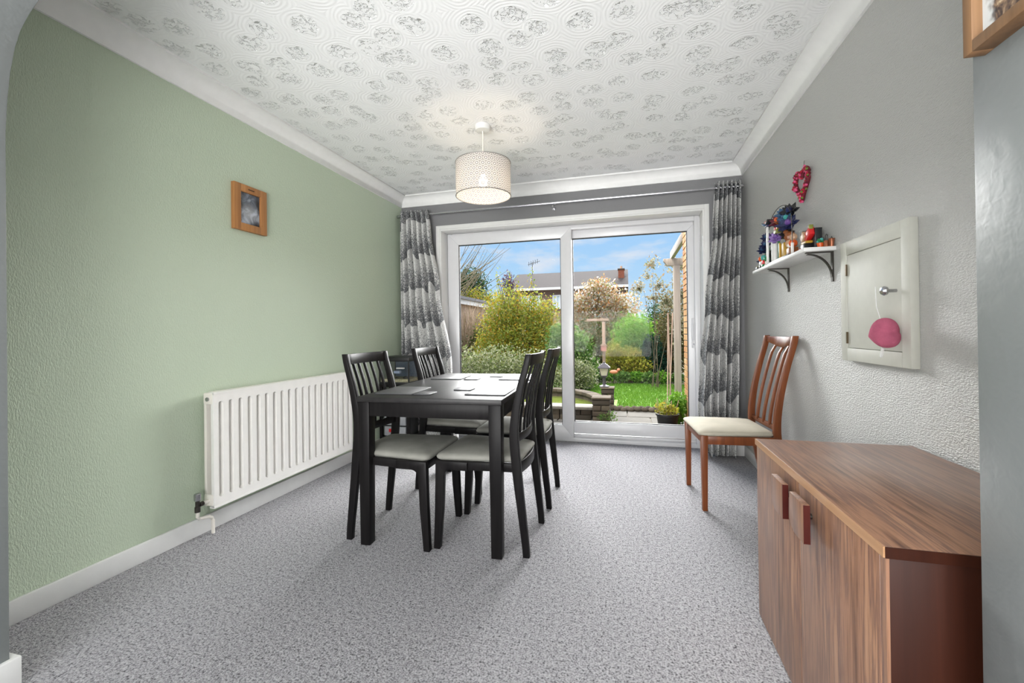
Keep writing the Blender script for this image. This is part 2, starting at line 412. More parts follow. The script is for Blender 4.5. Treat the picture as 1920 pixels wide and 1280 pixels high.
# architrave round the door
ar = MB(); t_ = .038
ar.box(OX0 - t_, YB - .012, 0, OX0, YB + .01, OZ + t_); ar.box(OX1, YB - .012, 0, OX1 + t_, YB + .01, OZ + t_); ar.box(OX0, YB - .012, OZ, OX1, YB + .01, OZ + t_)
struct(ar.build('trim_4', M['white_gloss'], bevel=0.003), 'narrow white moulding round the door opening')
ln = MB()
ln.box(OX0 - .002, YB - .004, 0.0, OX0 + .014, YD, OZ); ln.box(OX1 - .014, YB - .004, 0, OX1 + .002, YD, OZ); ln.box(OX0 + .014, YB - .004, OZ - .014, OX1 - .014, YD, OZ + .002)
struct(ln.build('trim_5', M['white_gloss'], bevel=0.002), 'white lining of the door recess')

# ------------------------------------------------------------------ sliding door
dr = thing('door_1', 'white framed sliding patio door with two tall panes', None, (0, YD, 0)); dr['kind'] = 'structure'
fr = MB(); a0, a1 = OX0 + .014, OX1 - .014
fr.box(a0, .0, .0, a0 + .045, .14, OZ - .014); fr.box(a1 - .045, 0, 0, a1, .14, OZ - .014)
fr.box(a0 + .045, 0, OZ - .056, a1 - .045, .14, OZ - .014); fr.box(a0 + .045, 0, 0, a1 - .045, .14, .035)
fr.box(a0 + .045, .055, .035, a1 - .045, .13, .058)
fr.build('outer_frame', M['upvc'], dr, bevel=0.004)
def sash(x0, x1, z0, z1, y0, w, wt, wb_, label):
    p = MB(); d = .05
    # mitred rails
    g = (x0 + w, x1 - w, z0 + wb_, z1 - wt)
    for poly in ([(x0, z0), (g[0], g[2]), (g[0], g[3]), (x0, z1)], [(x1, z0), (x1, z1), (g[1], g[3]), (g[1], g[2])],
                 [(x0, z0), (x1, z0), (g[1], g[2]), (g[0], g[2])], [(x0, z1), (g[0], g[3]), (g[1], g[3]), (x1, z1)]):
        p.prism(poly, 'y', y0, y0 + d)
    s_ = p.build('sash', M['upvc'], dr, bevel=0.003); s_['label'] = label
    k = MB(); q = .006
    k.box(g[0] - .002, y0 + .012, g[2] - .002, g[0] + q, y0 + .036, g[3]); k.box(g[1] - q, y0 + .012, g[2], g[1] + .002, y0 + .036, g[3])
    k.box(g[0], y0 + .012, g[2] - .002, g[1], y0 + .036, g[2] + q); k.box(g[0], y0 + .012, g[3] - q, g[1], y0 + .036, g[3] + .002)
    k.build('gasket', M['rubber'], s_)
    MB().box(g[0], y0 + .020, g[2], g[1], y0 + .028, g[3]).build('pane', M['glass'], s_)
    return s_
sl = sash(a0 + .02, -.500, .036, OZ - .03, -.012, .105, .105, .125, 'front sliding leaf on the left')
sr = sash(-.575, a1 - .022, .066, OZ - .045, .062, .075, .085, .115, 'rear leaf on the right')
hd = MB(); hx = a1 - .056
hd.box(hx - .014, .034, .90, hx + .014, .060, 1.17); hd.box(hx - .018, .012, .97, hx - .002, .040, 1.12)
hd.build('handle', M['upvc'], sr, bevel=0.005)
MB().lathe([(.007, .030), (.007, .036)], 12, (hx, 0, .935), 'y').build('lock', M['chrome'], sr)

# ------------------------------------------------------------------ curtains and rod
rod = thing('curtain_rod', 'thin chrome curtain rod above the sliding door', 'curtain rod', (0, YB - .095, 2.245))
MB().tube([(-2.19, 0, 0), (.915, 0, 0)], .011, 10).build('pole', M['chrome'], rod, smooth=True)
for x in (-2.205, .93):
    MB().lathe([(.004, -.022), (.016, -.018), (.016, .018), (.004, .022)], 12, (x, 0, 0), 'x').build('finial', M['chrome'], rod, smooth=True)
for x in (-2.16, -.637, .90):
    b = MB(); b.tube([(x, .095, -.03), (x, .02, -.03), (x, .002, -.012)], .006, 8); b.lathe([(.018, .083), (.018, .093)], 14, (x, 0, -.03), 'y'); b.lathe([(.014, -.014), (.014, .008)], 12, (x, 0, -.03), 'z')
    b.build('bracket', M['chrome'], rod, smooth=True)

def curtain(name, label, edges, nf, ztop, zbot, amp, seed, eyes):
    rnd = random.Random(seed)
    t = thing(name, label, 'curtain', (0, YB - .095, 0))
    NZ, NU = 60, nf * 14
    vs_ = []; ph = [rnd.uniform(-.5, .5) for _ in range(nf + 2)]
    def ed(z):
        for (z0, l0, r0), (z1, l1, r1) in zip(edges, edges[1:]):
            if z <= z0 and z >= z1:
                k = (z0 - z) / (z0 - z1); k = k * k * (3 - 2 * k); return l0 + (l1 - l0) * k, r0 + (r1 - r0) * k
        return edges[-1][1:]
    for i in range(NZ + 1):
        z = ztop + (zbot - ztop) * i / NZ; l, r = ed(z); dn = i / NZ
        for j in range(NU + 1):
            u = j / NU; fi = u * nf
            w = math.sin(2 * math.pi * fi + dn * ph[int(fi)] * 1.2)
            a = amp * (0.85 + 0.25 * math.sin(3.1 * fi + seed) * dn)
            y = a * math.copysign(abs(w) ** 0.8, w) + .012 * dn * math.sin(5 * u + 3 * dn + seed)
            x = l + (r - l) * (u + .012 * dn * math.sin(9 * u + 4 * dn))
            vs_.append((x, y, z + (.012 * math.sin(7 * fi) * max(0, dn - .93) / .07)))
    fs_ = [(i * (NU + 1) + j, i * (NU + 1) + j + 1, (i + 1) * (NU + 1) + j + 1, (i + 1) * (NU + 1) + j) for i in range(NZ) for j in range(NU)]
    m = MB(); m.add(vs_, fs_); o = m.build('cloth', M['curtain'], t, smooth=True, sharp=180)
    sm = o.modifiers.new('thickness', 'SOLIDIFY'); sm.thickness = .004
    for k in range(eyes):
        l, r = ed(2.245); x = l + (r - l) * (k + .5) / eyes
        e_ = MB(); ring = []
        for a in range(17): ring.append((x + .003 * math.sin(a), .020 * math.cos(2 * math.pi * a / 16), 2.245 + .020 * math.sin(2 * math.pi * a / 16)))
        e_.tube(ring, .005, 6, cap=False); e_.build('eyelet', M['chrome'], t, smooth=True)
    return t
curtain('curtain', 'grey and white speckled curtain hanging at the left beside the green wall',
        [(2.31, -2.195, -1.885), (2.1, -2.195, -1.86), (1.5, -2.195, -1.775), (.75, -2.19, -1.655), (.0, -2.18, -1.60)], 6, 2.285, .015, .056, 1, 6)
curtain('curtain', 'grey and white speckled curtain hanging at the right behind the teak chair',
        [(2.33, .735, .925), (1.9, .715, .92), (1.3, .65, .905), (.75, .60, .90), (.42, .585, .89), (.12, .60, .865), (.0, .60, .86)], 6, 2.290, .015, .056, 2, 6)

# ------------------------------------------------------------------ radiator
rad = thing('radiator', 'cream panel radiator with upright grooves under the green wall', 'radiator', (XL, 1.785, 0))
RL, RZ0, RZ1, RX = 1.19, .150, .757, .10
pitch = .0612; nsl = 19; fpm = MB(); w = .0145; zs0, zs1 = RZ0 + .045, RZ1 - .045
y0s = (RL - nsl * pitch) / 2
for k in range(nsl):
    ya, yb_ = y0s + k * pitch, y0s + (k + 1) * pitch; yc = (ya + yb_) / 2
    inner, outer = [], []
    for i in range(9):
        a = math.pi * i / 8; inner.append((yc + w * math.cos(a), zs1 - w + w * math.sin(a))); outer.append((yb_ + (ya - yb_) * i / 8, RZ1))
    for i in range(9):
        a = math.pi + math.pi * i / 8; inner.append((yc + w * math.cos(a), zs0 + w + w * math.sin(a))); outer.append((ya + (yb_ - ya) * i / 8, RZ0))
    ro = [(RX, y, z) for y, z in outer]; ri = [(RX, y, z) for y, z in inner]
    rc = [(RX - .005, yc + (y - yc) * .92, z) for y, z in inner]; rd = [(RX - .024, yc + (y - yc) * .80, z) for y, z in inner]
    fpm.loft([ro, ri, rc, rd], cap=False); n = len(fpm.v); fpm.f.append(tuple(range(n - 18, n)))
fpm.box(RX - .018, 0, RZ0, RX, y0s, RZ1); fpm.box(RX - .018, RL - y0s, RZ0, RX, RL, RZ1)
fpm.box(RX - .03, 0, RZ1 - .004, RX + .002, RL, RZ1 + .006); fpm.box(RX - .03, 0, RZ0 - .006, RX + .002, RL, RZ0 + .004)
fpm.build('front_panel', M['rad_white'], rad, smooth=True, sharp=30)
bp = MB(); bp.box(.028, .004, RZ0, .046, RL - .004, RZ1 - .004); bp.build('back_panel', M['cream_metal'], rad, bevel=.003)
tp = MB(); tp.box(.026, .03, RZ1 - .006, RX - .02, RL - .03, RZ1 + .004); tp.build('top_grille', M['cream_metal'], rad)
for (y, z) in ((-.004, RZ1 - .03), (-.004, RZ0 + .035), (RL - .036, RZ1 - .03), (RL - .036, RZ0 + .035)):
    e_ = MB().box(.034, y, z - .028, RX - .006, y + .04, z + .034).build('end_cap', M['cream_metal'], rad, bevel=.006)
    if y < 0 and z > .5:
        MB().lathe([(.011, -.006), (.011, .0)], 12, (.066, y, z), 'y').build('bleed_screw', M['chrome'], e_)
vv = MB(); vv.lathe([(.010, -.055), (.010, 0)], 12, (.066, 0, RZ0 + .035), 'y'); vv.build('valve_tail', M['cream_metal'], rad, smooth=True)
vb = MB(); vb.lathe([(.013, .150), (.013, .178), (.010, .180), (.010, .215)], 14, (.066, -.065, 0)); vb.lathe([(.012, -.055), (.012, -.035)], 12, (.066, 0, RZ0 + .035), 'y')
vbo = vb.build('valve', M['dark_metal'], rad, smooth=True)
MB().lathe([(.012, .208), (.016, .212), (.016, .243), (.012, .247)], 14, (.066, -.065, 0)).build('valve_cap', M['chrome'], vbo, smooth=True)
MB().tube([(.066, -.065, .152), (.066, -.065, .125), (.064, -.055, .112), (.062, -.03, .106), (.060, 0, .100), (.060, .018, .088), (.060, .025, .07), (.060, .026, .0)], .0085, 10).build('pipe', M['cream_metal'], rad, smooth=True)

# ------------------------------------------------------------------ dining table
tb = thing('dining_table', 'black rectangular dining table with square legs', 'table', (-.968, 2.500, 0), math.radians(2.3))
TW, TL, TH = .755, 1.215, .75
MB().box(-TW / 2, -TL / 2, TH - .026, TW / 2, TL / 2, TH).build('tabletop', M['black_top'], tb, bevel=.003)
ap = .058
for (x0, y0, x1, y1) in ((-TW / 2 + .065, -TL / 2 + .012, TW / 2 - .065, -TL / 2 + .034), (-TW / 2 + .065, TL / 2 - .034, TW / 2 - .065, TL / 2 - .012),
                         (-TW / 2 + .012, -TL / 2 + .065, -TW / 2 + .034, TL / 2 - .065), (TW / 2 - .034, -TL / 2 + .065, TW / 2 - .012, TL / 2 - .065)):
    MB().box(x0, y0, TH - .026 - .072, x1, y1, TH - .026).build('apron', M['black_wood'], tb, bevel=.002)
for sx in (-1, 1):
    for sy in (-1, 1):
        x, y = sx * (TW / 2 - .035), sy * (TL / 2 - .035); m = MB()
        m.loft([[(x + a * r, y + b * r, z) for a, b in ((-1, -1), (1, -1), (1, 1), (-1, 1))] for z, r in ((0, .026), (TH - .026, .031))])
        m.build('leg', M['black_wood'], tb, bevel=.003)

def mat_piece(name, label, cat, x, y, w_, h_, rz, group):
    m = MB().prism(rrect(-w_ / 2, -h_ / 2, w_ / 2, h_ / 2, .008, 3), 'z', 0, .006)
    o = m.build(name, M['mat_grey'], bevel=.001); o.location = (x, y, TH + .0005); o.rotation_euler = (0, 0, math.radians(rz))
    tag(o, label, cat, group)
for (x, y, w_, h_, rz, l) in ((-1.183, 2.112, .212, .265, 4, 'dark grey placemat at the near left corner of the table'), (-.698, 2.165, .212, .275, 3, 'dark grey placemat at the near right corner of the table'),
                              (-1.192, 2.795, .214, .265, 4, 'dark grey placemat at the far left corner of the table'), (-.720, 2.83, .212, .27, 3, 'dark grey placemat at the far right of the table behind the chair back')):
    mat_piece('placemat', l, 'placemat', x, y, w_, h_, rz, 'grey placemats on the table')
for (x, y, rz, l) in ((-1.018, 2.036, 4, 'small grey coaster beside the near left placemat'), (-.872, 2.222, 3, 'small grey coaster beside the near right placemat'),
                      (-1.008, 2.715, 4, 'small grey coaster beside the far left placemat'), (-.886, 2.905, 3, 'small grey coaster beside the far right placemat')):
    mat_piece('coaster', l, 'coaster', x, y, .098, .098, rz, 'grey coasters on the table')

# ------------------------------------------------------------------ black dining chairs
def interp(tab, z):
    for (z0, *a), (z1, *b) in zip(tab, tab[1:]):
        if z <= z1:
            k = (z - z0) / (z1 - z0); k = k * k * (3 - 2 * k) if False else k
            return [p + (q - p) * k for p, q in zip(a, b)]
    return tab[-1][1:]
def smooth_tab(tab, n=24):
    # Catmull-Rom through the control rows
    zs = [tab[0][0] + (tab[-1][0] - tab[0][0]) * i / n for i in range(n + 1)]; rows = []
    for z in zs:
        i = max(j for j in range(len(tab)) if tab[j][0] <= z + 1e-9); i = min(i, len(tab) - 2)
        p0, p1, p2, p3 = tab[max(i - 1, 0)], tab[i], tab[i + 1], tab[min(i + 2, len(tab) - 1)]
        t = (z - p1[0]) / (p2[0] - p1[0]); row = [z]
        for c in range(1, len(p1)):
            row.append(.5 * (2 * p1[c] + (p2[c] - p0[c]) * t + (2 * p0[c] - 5 * p1[c] + 4 * p2[c] - p3[c]) * t * t + (3 * p1[c] - p0[c] - 3 * p2[c] + p3[c]) * t ** 3))
        rows.append(row)
    return rows
def cushion(x0, x1, yr, yf, z0, z1, dome, n=12, crown=.012):
    """seat pad: back edge half width yr at x0, front edge half width yf at x1"""
    m = MB(); rings = []
    def outline(ins, z, dz=0):
        pts = []; r = .03
        X0, X1 = x0 + ins, x1 - ins
        def hw(x): return yr + (yf - yr) * (x - x0) / (x1 - x0) - ins
        for (cx, sy, a0) in ((X1 - r, 1, 0), (X0 + r, 1, 90), (X0 + r, -1, 180), (X1 - r, -1, 270)):
            cy = sy * (hw(cx) - r)
            for i in range(5):
                a = math.radians(a0 + 90 * i / 4); pts.append((cx + r * math.cos(a), cy + r * math.sin(a), z))
        return pts
    h = z1 - z0
    rings = [outline(.008, z0), outline(.0, z0 + h * .25), outline(-.002, z0 + h * .5), outline(.004, z0 + h * .8), outline(.018, z1), outline(.06, z1 + dome * .6), outline(.12, z1 + dome)]
    m.loft(rings); return m
def black_chair(label, loc, rz):
    t = thing('dining_chair', label, 'chair', loc, rz, 'black dining chairs round the table')
    post = [(0, -.225, .016), (.22, -.203, .019), (.416, -.182, .022), (.60, -.171, .021), (.785, -.200, .017), (.962, -.245, .013)]
    rows = smooth_tab(post)
    px = lambda z: min(rows, key=lambda r: abs(r[0] - z))[1]
    for s in (-1, 1):
        m = MB(); m.loft([[(r[1] - r[2], s * (.182 + .004) - .014, r[0]), (r[1] + r[2], s * .186 - .014, r[0]), (r[1] + r[2], s * .186 + .014, r[0]), (r[1] - r[2], s * .186 + .014, r[0])] for r in rows])
        m.build('rear_leg', M['black_wood'], t, bevel=.003)
        m = MB(); y = s * .203
        poly = []
        # front leg with curved shoulder running into the side apron (profile in x, z)
        poly = [(.208, 0), (.240, 0), (.232, .20), (.226, .437), (.06, .437), (.06, .395), (.145, .395)]
        for i in range(1, 7):
            a = math.radians(90 * i / 6); poly.append((.145 + .038 * math.sin(a), .395 - .038 * (1 - math.cos(a))))
        poly.append((.190, .20))
        m.prism(poly, 'y', y - .016, y + .016); m.build('front_leg', M['black_wood'], t, bevel=.003)
        yo = y - s * .006; MB().box(-.185, yo - .010, .396, .064, yo + .010, .4365, rot=(0, 0, s * .080), c=(.06, yo, .42)).build('side_apron', M['black_wood'], t, bevel=.002)
    MB().box(.200, -.187, .392, .220, .187, .437).build('front_apron', M['black_wood'], t, bevel=.002)
    def rail(zb, zt, bow, th):
        m = MB(); rings = []
        for i in range(9):
            y = -.176 + .352 * i / 8; b = bow * math.sin(math.pi * i / 8)
            rings.append([(px(zb) - th - b, y, zb), (px(zb) + th - b, y, zb), (px(zt) + th - b, y, zt), (px(zt) - th - b, y, zt)])
        return m.loft(rings)
    rail(.905, .960, .022, .009).build('top_rail', M['black_wood'], t, bevel=.003)
    rail(.535, .575, .022, .009).build('lower_rail', M['black_wood'], t, bevel=.003)
    rail(.385, .440, .020, .010).build('rear_apron', M['black_wood'], t, bevel=.003)
    for k in range(5):
        f = (k + 1) / 6; y = -.172 + .344 * f; b = .022 * math.sin(math.pi * f); m = MB()
        m.loft([[(px(z) - b - .006, y - .008, z), (px(z) - b + .006, y - .008, z), (px(z) - b + .006, y + .008, z), (px(z) - b - .006, y + .008, z)] for z in [.57 + .34 * i / 10 for i in range(11)]])
        m.build('slat', M['black_wood'], t, bevel=.002)
    cushion(-.198, .232, .170, .212, .436, .470, .014).build('seat_cushion', M['suede'], t, smooth=True, sharp=80)
    return t
ch = black_chair('black slatted dining chair at the near left, its back to the radiator', (-1.178, 2.118, 0), math.radians(0))
for lab, loc, rz in (('black slatted dining chair at the far left, in front of the curtain', (-1.172, 2.850, 0), math.radians(1)),
                     ('black slatted dining chair at the near right side of the table', (-.694, 2.158, 0), math.radians(180)),
                     ('black slatted dining chair at the far right side of the table', (-.690, 2.726, 0), math.radians(181))):
    c = copy_tree(ch); c['label'] = lab; c.location = loc; c.rotation_euler = (0, 0, rz)

# ------------------------------------------------------------------ teak chair by the right wall
tk = thing('teak_chair', 'teak dining chair with cream seat standing alone by the silvery wall', 'chair', (.629, 2.956, 0), math.radians(184.4))
tpost = [(0, -.268, .016), (.25, -.222, .018), (.45, -.190, .020), (.62, -.200, .019), (.82, -.240, .017), (1.025, -.292, .016)]
trow = smooth_tab(tpost); tpx = lambda z: min(trow, key=lambda r: abs(r[0] - z))[1]
for s in (-1, 1):
    m = MB(); m.loft([[(r[1] - r[2], s * .200 - .013, r[0]), (r[1] + r[2], s * .200 - .013, r[0]), (r[1] + r[2], s * .200 + .013, r[0]), (r[1] - r[2], s * .200 + .013, r[0])] for r in trow])
    m.build('rear_leg', M['teak'], tk, bevel=.004)
    m = MB(); m.loft([[(.21 + a * r, s * .213 + b * r, z) for a, b in ((-1, -1), (1, -1), (1, 1), (-1, 1))] for z, r in ((0, .014), (.445, .019))])
    m.build('front_leg', M['teak'], tk, bevel=.003)
    MB().box(-.19, s * .213 - .010, .392, .195, s * .213 + .010, .440).build('side_apron', M['teak'], tk, bevel=.002)
MB().box(.198, -.198, .392, .218, .198, .440).build('front_apron', M['teak'], tk, bevel=.002)
MB().box(-.20, -.19, .392, -.18, .19, .440).build('rear_apron', M['teak'], tk, bevel=.002)
m = MB(); rings = []
for i in range(17):
    f = i / 16; y = -.190 + .38 * f; dp = .030 + .034 * math.sin(math.pi * f); zt, zb = 1.018, 1.018 - dp; b = .030 * math.sin(math.pi * f)
    rings.append([(tpx(zb) - .010 - b, y, zb), (tpx(zb) + .008 - b, y, zb), (tpx(zt) + .010 - b, y, zt), (tpx(zt) - .010 - b, y, zt)])
m.loft(rings).build('crest_rail', M['teak'], tk, bevel=.003)
m = MB()
m.box(-.205, -.19, .470, -.187, .19, .500).build('lower_rail', M['teak'], tk, bevel=.003)
for k in range(3):
    f = (k + 1) / 4; y = -.19 + .38 * f; m = MB()
    m.loft([[(tpx(z) - .03 * math.sin(math.pi * f) * (z - .49) / .5 - .007, y - .011, z), (tpx(z) - .03 * math.sin(math.pi * f) * (z - .49) / .5 + .007, y - .011, z),
             (tpx(z) - .03 * math.sin(math.pi * f) * (z - .49) / .5 + .007, y + .011, z), (tpx(z) - .03 * math.sin(math.pi * f) * (z - .49) / .5 - .007, y + .011, z)] for z in [.49 + .475 * i / 10 for i in range(11)]])
    m.build('slat', M['teak'], tk, bevel=.002)
cushion(-.178, .240, .205, .232, .440, .470, .016).build('seat_cushion', M['cream_suede'], tk, smooth=True, sharp=80)

# ------------------------------------------------------------------ sideboard
sb = thing('sideboard', 'low walnut veneer sideboard against the silvery wall', 'sideboard', (.468, .955, 0))
SD, SLN, SH = .478, .818, .66     # depth, length, height
top = MB().box(-.006, -.004, SH - .022, SD, SLN, SH).build('top_panel', M['veneer_top'], sb, bevel=.0015)
MB().box(-.0085, -.004, SH - .0215, -.0055, SLN, SH - .0010).build('edge_strip', M['veneer_edge'], top)
MB().box(-.0055, -.0060, SH - .0220, SD, -.0038, SH - .0008).build('edge_strip', M['mahogany'], top)
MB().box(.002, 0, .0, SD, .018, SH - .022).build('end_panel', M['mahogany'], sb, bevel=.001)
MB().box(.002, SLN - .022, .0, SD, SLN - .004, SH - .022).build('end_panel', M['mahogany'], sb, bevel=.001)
MB().box(SD - .008, .018, .02, SD - .002, SLN - .022, SH - .022).build('back_panel', M['mahogany'], sb)
MB().box(.004, .018, .0, SD - .01, SLN - .022, .022).build('base_panel', M['veneer_edge'], sb)
MB().box(-.003, 0, 0, .003, .0175, SH - .0225).build('edge_strip', M['veneer_door'], sb)
for k, (ya, yb_) in enumerate(((.018, .4085), (.4115, SLN - .005))):
    d = MB().box(-.004, ya, .012, .014, yb_, SH - .0255).build('door', M['veneer_door'], sb, bevel=.001)
    hy0, hy1 = ((.282, .380), (.432, .530))[k]
    poly = [(hy0, .521), (hy0, .621)] + [(hy1 - .002, .621)]
    for i in range(6):
        a = math.radians(-90 * i / 5); poly.append((hy1 - .040 + .040 * math.cos(a), .561 + .040 * math.sin(a)))
    hnd = MB().prism(poly, 'x', -.040, -.024).build('handle', M['veneer_door'], d, bevel=.0015)
    MB().box(-.0395, hy0 - .0012, .522, -.0245, hy0 + .0006, .620).build('handle_edge', M['red_edge'], d)
    MB().lathe([(.0075, -.024), (.0075, -.004)], 12, (0, (hy0 + hy1) / 2, .575), 'x').build('handle_stem', M['dark_metal'], d, smooth=True)

# ------------------------------------------------------------------ wall cupboard
cb = thing('wall_cupboard', 'shallow white painted meter cupboard fixed on the silvery wall', 'cupboard', (XR, 1.752, .925))
CW, CHH, CD = .485, .52, .027
cbm = plain('ivory_gloss_paint', srgb(196, 196, 186), 0.55, var=.03, bump=.05, bscale=60); M['ivory'] = cbm
for (y0, z0, y1, z1) in ((0, 0, .05, CHH), (CW - .05, 0, CW, CHH), (.05, 0, CW - .05, .055), (.05, CHH - .06, CW - .05, CHH)):
    MB().box(-CD, y0, z0, 0, y1, z1).build('frame_rail', cbm, cb, bevel=.003)
cd = MB().box(-CD + .003, .0515, .0565, -.006, CW - .0515, CHH - .0615).build('door', cbm, cb, bevel=.002)
kb = MB(); kb.lathe([(.006, -.030), (.006, -.055), (.015, -.060), (.017, -.068), (.012, -.076), (.003, -.078)], 16, (.006, .082, .275), 'x')
kb.build('knob', M['chrome'], cd, smooth=True)
for z in (.075, .37):
    MB().box(-CD - .003, CW - .056, z, -CD + .004, CW - .048, z + .05).build('hinge', plain('old_brass', srgb(110, 96, 76), .4, .8), cd)

# plush heart hanging from the knob
pl = thing('plush_toy', 'small pink plush toy hanging from the cupboard knob', 'plush toy', (.886, 1.805, 1.045))
pink = plain('pink_plush', srgb(184, 98, 122), 0.95, spec=.1, var=.2, vscale=14, bump=.7, bscale=260)
def heart_pillow(size, th, n=40, m=9):
    mb = MB(); rings = []
    pts = []
    for i in range(n):
        a = 2 * math.pi * i / n
        x = 16 * math.sin(a) ** 3; y = 13 * math.cos(a) - 5 * math.cos(2 * a) - 2 * math.cos(3 * a) - math.cos(4 * a)
        hx_, hy_ = x / 17 * size, (y + 2.5) / 17 * size; pts.append((hx_ * .62 + .38 * .92 * size * math.sin(a), hy_ * .62 + .38 * .92 * size * math.cos(a)))
    for k in range(-m, m + 1):
        s = k / m; sc = max(.02, (1 - abs(s) ** 2.2)) ** .5; 
        rings.append([(s * th, x * sc, y * sc) for x, y in pts])
    mb.loft(rings); return mb
hp = heart_pillow(.058, .042).build('body', pink, pl, smooth=True, sharp=180); hp.rotation_euler = (math.radians(72), 0, 0)
MB().tube([(-.012, .026, .17), (-.010, .026, .10), (-.004, .010, .045)], .0012, 6).build('string', M['white_gloss'], pl)
MB().box(-.004, .006, -.084, .000, .018, -.048, rot=(.35, 0, 0)).build('tag', M['white_gloss'], pl)

# ------------------------------------------------------------------ wall shelf
SHZ, SX0 = 1.455, .828
sh = thing('wall_shelf', 'small white wall shelf on two iron brackets', 'shelf', (0, 0, SHZ - .019))
MB().box(SX0, 2.335, 0, XR, 3.195, .019).build('board', M['white_gloss'], sh, bevel=.002)
for y in (2.372, 2.945):
    b = MB(); b.box(XR - .006, y - .009, -.145, XR, y + .009, 0); b.box(SX0 + .02, y - .008, -.005, XR - .006, y + .008, 0)
    arc = []
    for i in range(13):
        a = math.radians(90 * i / 12); arc.append((XR - .010 - .098 * (1 - math.sin(a)) , y, -.006 - .110 * (1 - math.cos(a)) ))
    arc = [(XR - .110 + .102 * math.sin(math.radians(90 * i / 12)), y, -.010 - .112 * (1 - math.cos(math.radians(90 * i / 12)))) for i in range(13)]
    rings = [[(p[0] - .0, y - .008, p[2] - .0025), (p[0], y + .008, p[2] - .0025), (p[0] + .003, y + .008, p[2] + .002), (p[0] + .003, y - .008, p[2] + .002)] for p in arc]
    b.loft(rings); b.build('bracket', M['dark_metal'], sh)

col = lambda n, r, g, b, **k: plain(n, srgb(r, g, b), .35, var=.08, **k)
PC = dict(navy=col('navy_plastic', 34, 40, 78), black=col('black_bricks', 22, 22, 26), blue=col('steel_blue_plastic', 50, 84, 116), purple=col('purple_plastic', 104, 72, 140),
          lilac=col('lilac_plastic', 150, 122, 186), yellow=col('ochre_plastic', 178, 138, 40), orange=col('orange_plastic', 214, 92, 40), teal=col('teal_plastic', 70, 158, 152),
          green=col('green_plastic', 40, 120, 72), red=col('red_plastic', 196, 32, 36), white=col('white_plastic', 222, 222, 218), brown=col('brown_plastic', 128, 74, 40),
          tan=col('tan_plastic', 186, 150, 120), copper=plain('copper', srgb(150, 92, 66), .35, .6), olive=col('olive_plastic', 120, 124, 52), maroon=col('maroon_plastic', 92, 30, 44), pinkp=col('pink_plastic', 206, 130, 150))
def flower(parent, name, c, r, mat_, heart, tilt=(0, 0, 0), petals=6):
    m = MB()
    for lay, (k0, zo) in enumerate(((1.0, 0.0), (.72, .012))):
        for k in range(petals):
            a = 2 * math.pi * (k + .5 * lay) / petals; q = r * k0
            m.add([(0, 0, zo - .004), (q * .62 * math.cos(a - .5), q * .62 * math.sin(a - .5), zo + .004), (q * math.cos(a), q * math.sin(a), zo + .012), (q * .62 * math.cos(a + .5), q * .62 * math.sin(a + .5), zo + .004),
                   (q * .55 * math.cos(a), q * .55 * math.sin(a), zo - .012)], [(0, 1, 2, 3), (0, 4, 1), (1, 4, 2), (2, 4, 3), (3, 4, 0)])
    o = m.build(name, PC[mat_], parent); o.location = c; o.rotation_euler = tilt
    MB().ball((0, 0, .016), r * .30, 8, 5).build('flower_centre', PC[heart], o, smooth=True)
    return o
# far end: black tile
t = thing('toy_block', 'flat black toy block with olive top at the far end of the shelf', 'toy', (.86, 3.155, SHZ))
MB().box(-.02, -.022, 0, .02, .022, .020).build('base', PC['black'], t, bevel=.001); MB().box(-.018, -.03 + .012, .020, .018, .016, .025).build('plate', PC['olive'], t, bevel=.001)
# navy flower tower
t = thing('block_flower_vase', 'dark toy brick vase with navy flowers at the far end of the shelf', 'toy', (.905, 3.075, SHZ))
MB().box(-.026, -.03, 0, .026, .03, .095).build('vase', PC['black'], t, bevel=.003); MB().box(-.020, -.022, .095, .020, .022, .112).build('collar', M['dark_metal'], t, bevel=.002)
for (x, y, z) in ((-.01, .05, .205), (-.026, .015, .15), (.0, -.045, .185), (-.03, .055, .125), (-.030, .058, .055)):
    MB().tube([(0, 0, .09), (x * .6, y * .6, .10 + z * .3), (x, y, z)], .0025, 6).build('stem', PC['green'], t)
    flower(t, 'flower', (x, y, z), .038, 'navy' if z != .185 else 'purple', 'blue', (.6, -.9, .3))
t2 = thing('toy_lamp_post', 'tall dark toy lamp post behind the navy flowers', 'toy', (.93, 3.01, SHZ))
MB().lathe([(.014, 0), (.010, .02), (.004, .03), (.004, .22), (.009, .225), (.009, .245), (.002, .255)], 10).build('post', PC['black'], t2, smooth=True); MB().lathe([(.016, 0), (.016, .008)], 10).build('base', M['dark_metal'], t2)
# small figures at the front edge
for lab, y, x, c1, c2, c3, hh in (('small toy figure with an orange top on the shelf', 3.085, .852, 'white', 'orange', 'black', 1.0), ('small toy figure with a teal head on the shelf', 3.035, .852, 'red', 'teal', 'green', 1.0), ('small green and white toy figure beside the white post', 3.005, .862, 'white', 'green', 'white', .8)):
    t = thing('toy_figure', lab, 'toy', (x, y, SHZ), 0, 'toy figures on the shelf')
    MB().box(-.012, -.016, 0, .012, .016, .022 * hh).build('legs', PC[c3], t, bevel=.002); MB().box(-.010, -.014, .022 * hh, .010, .014, .048 * hh).build('torso', PC[c1], t, bevel=.003)
    MB().ball((0, 0, .064 * hh), .018, 10, 7).build('head', PC[c2], t, smooth=True)
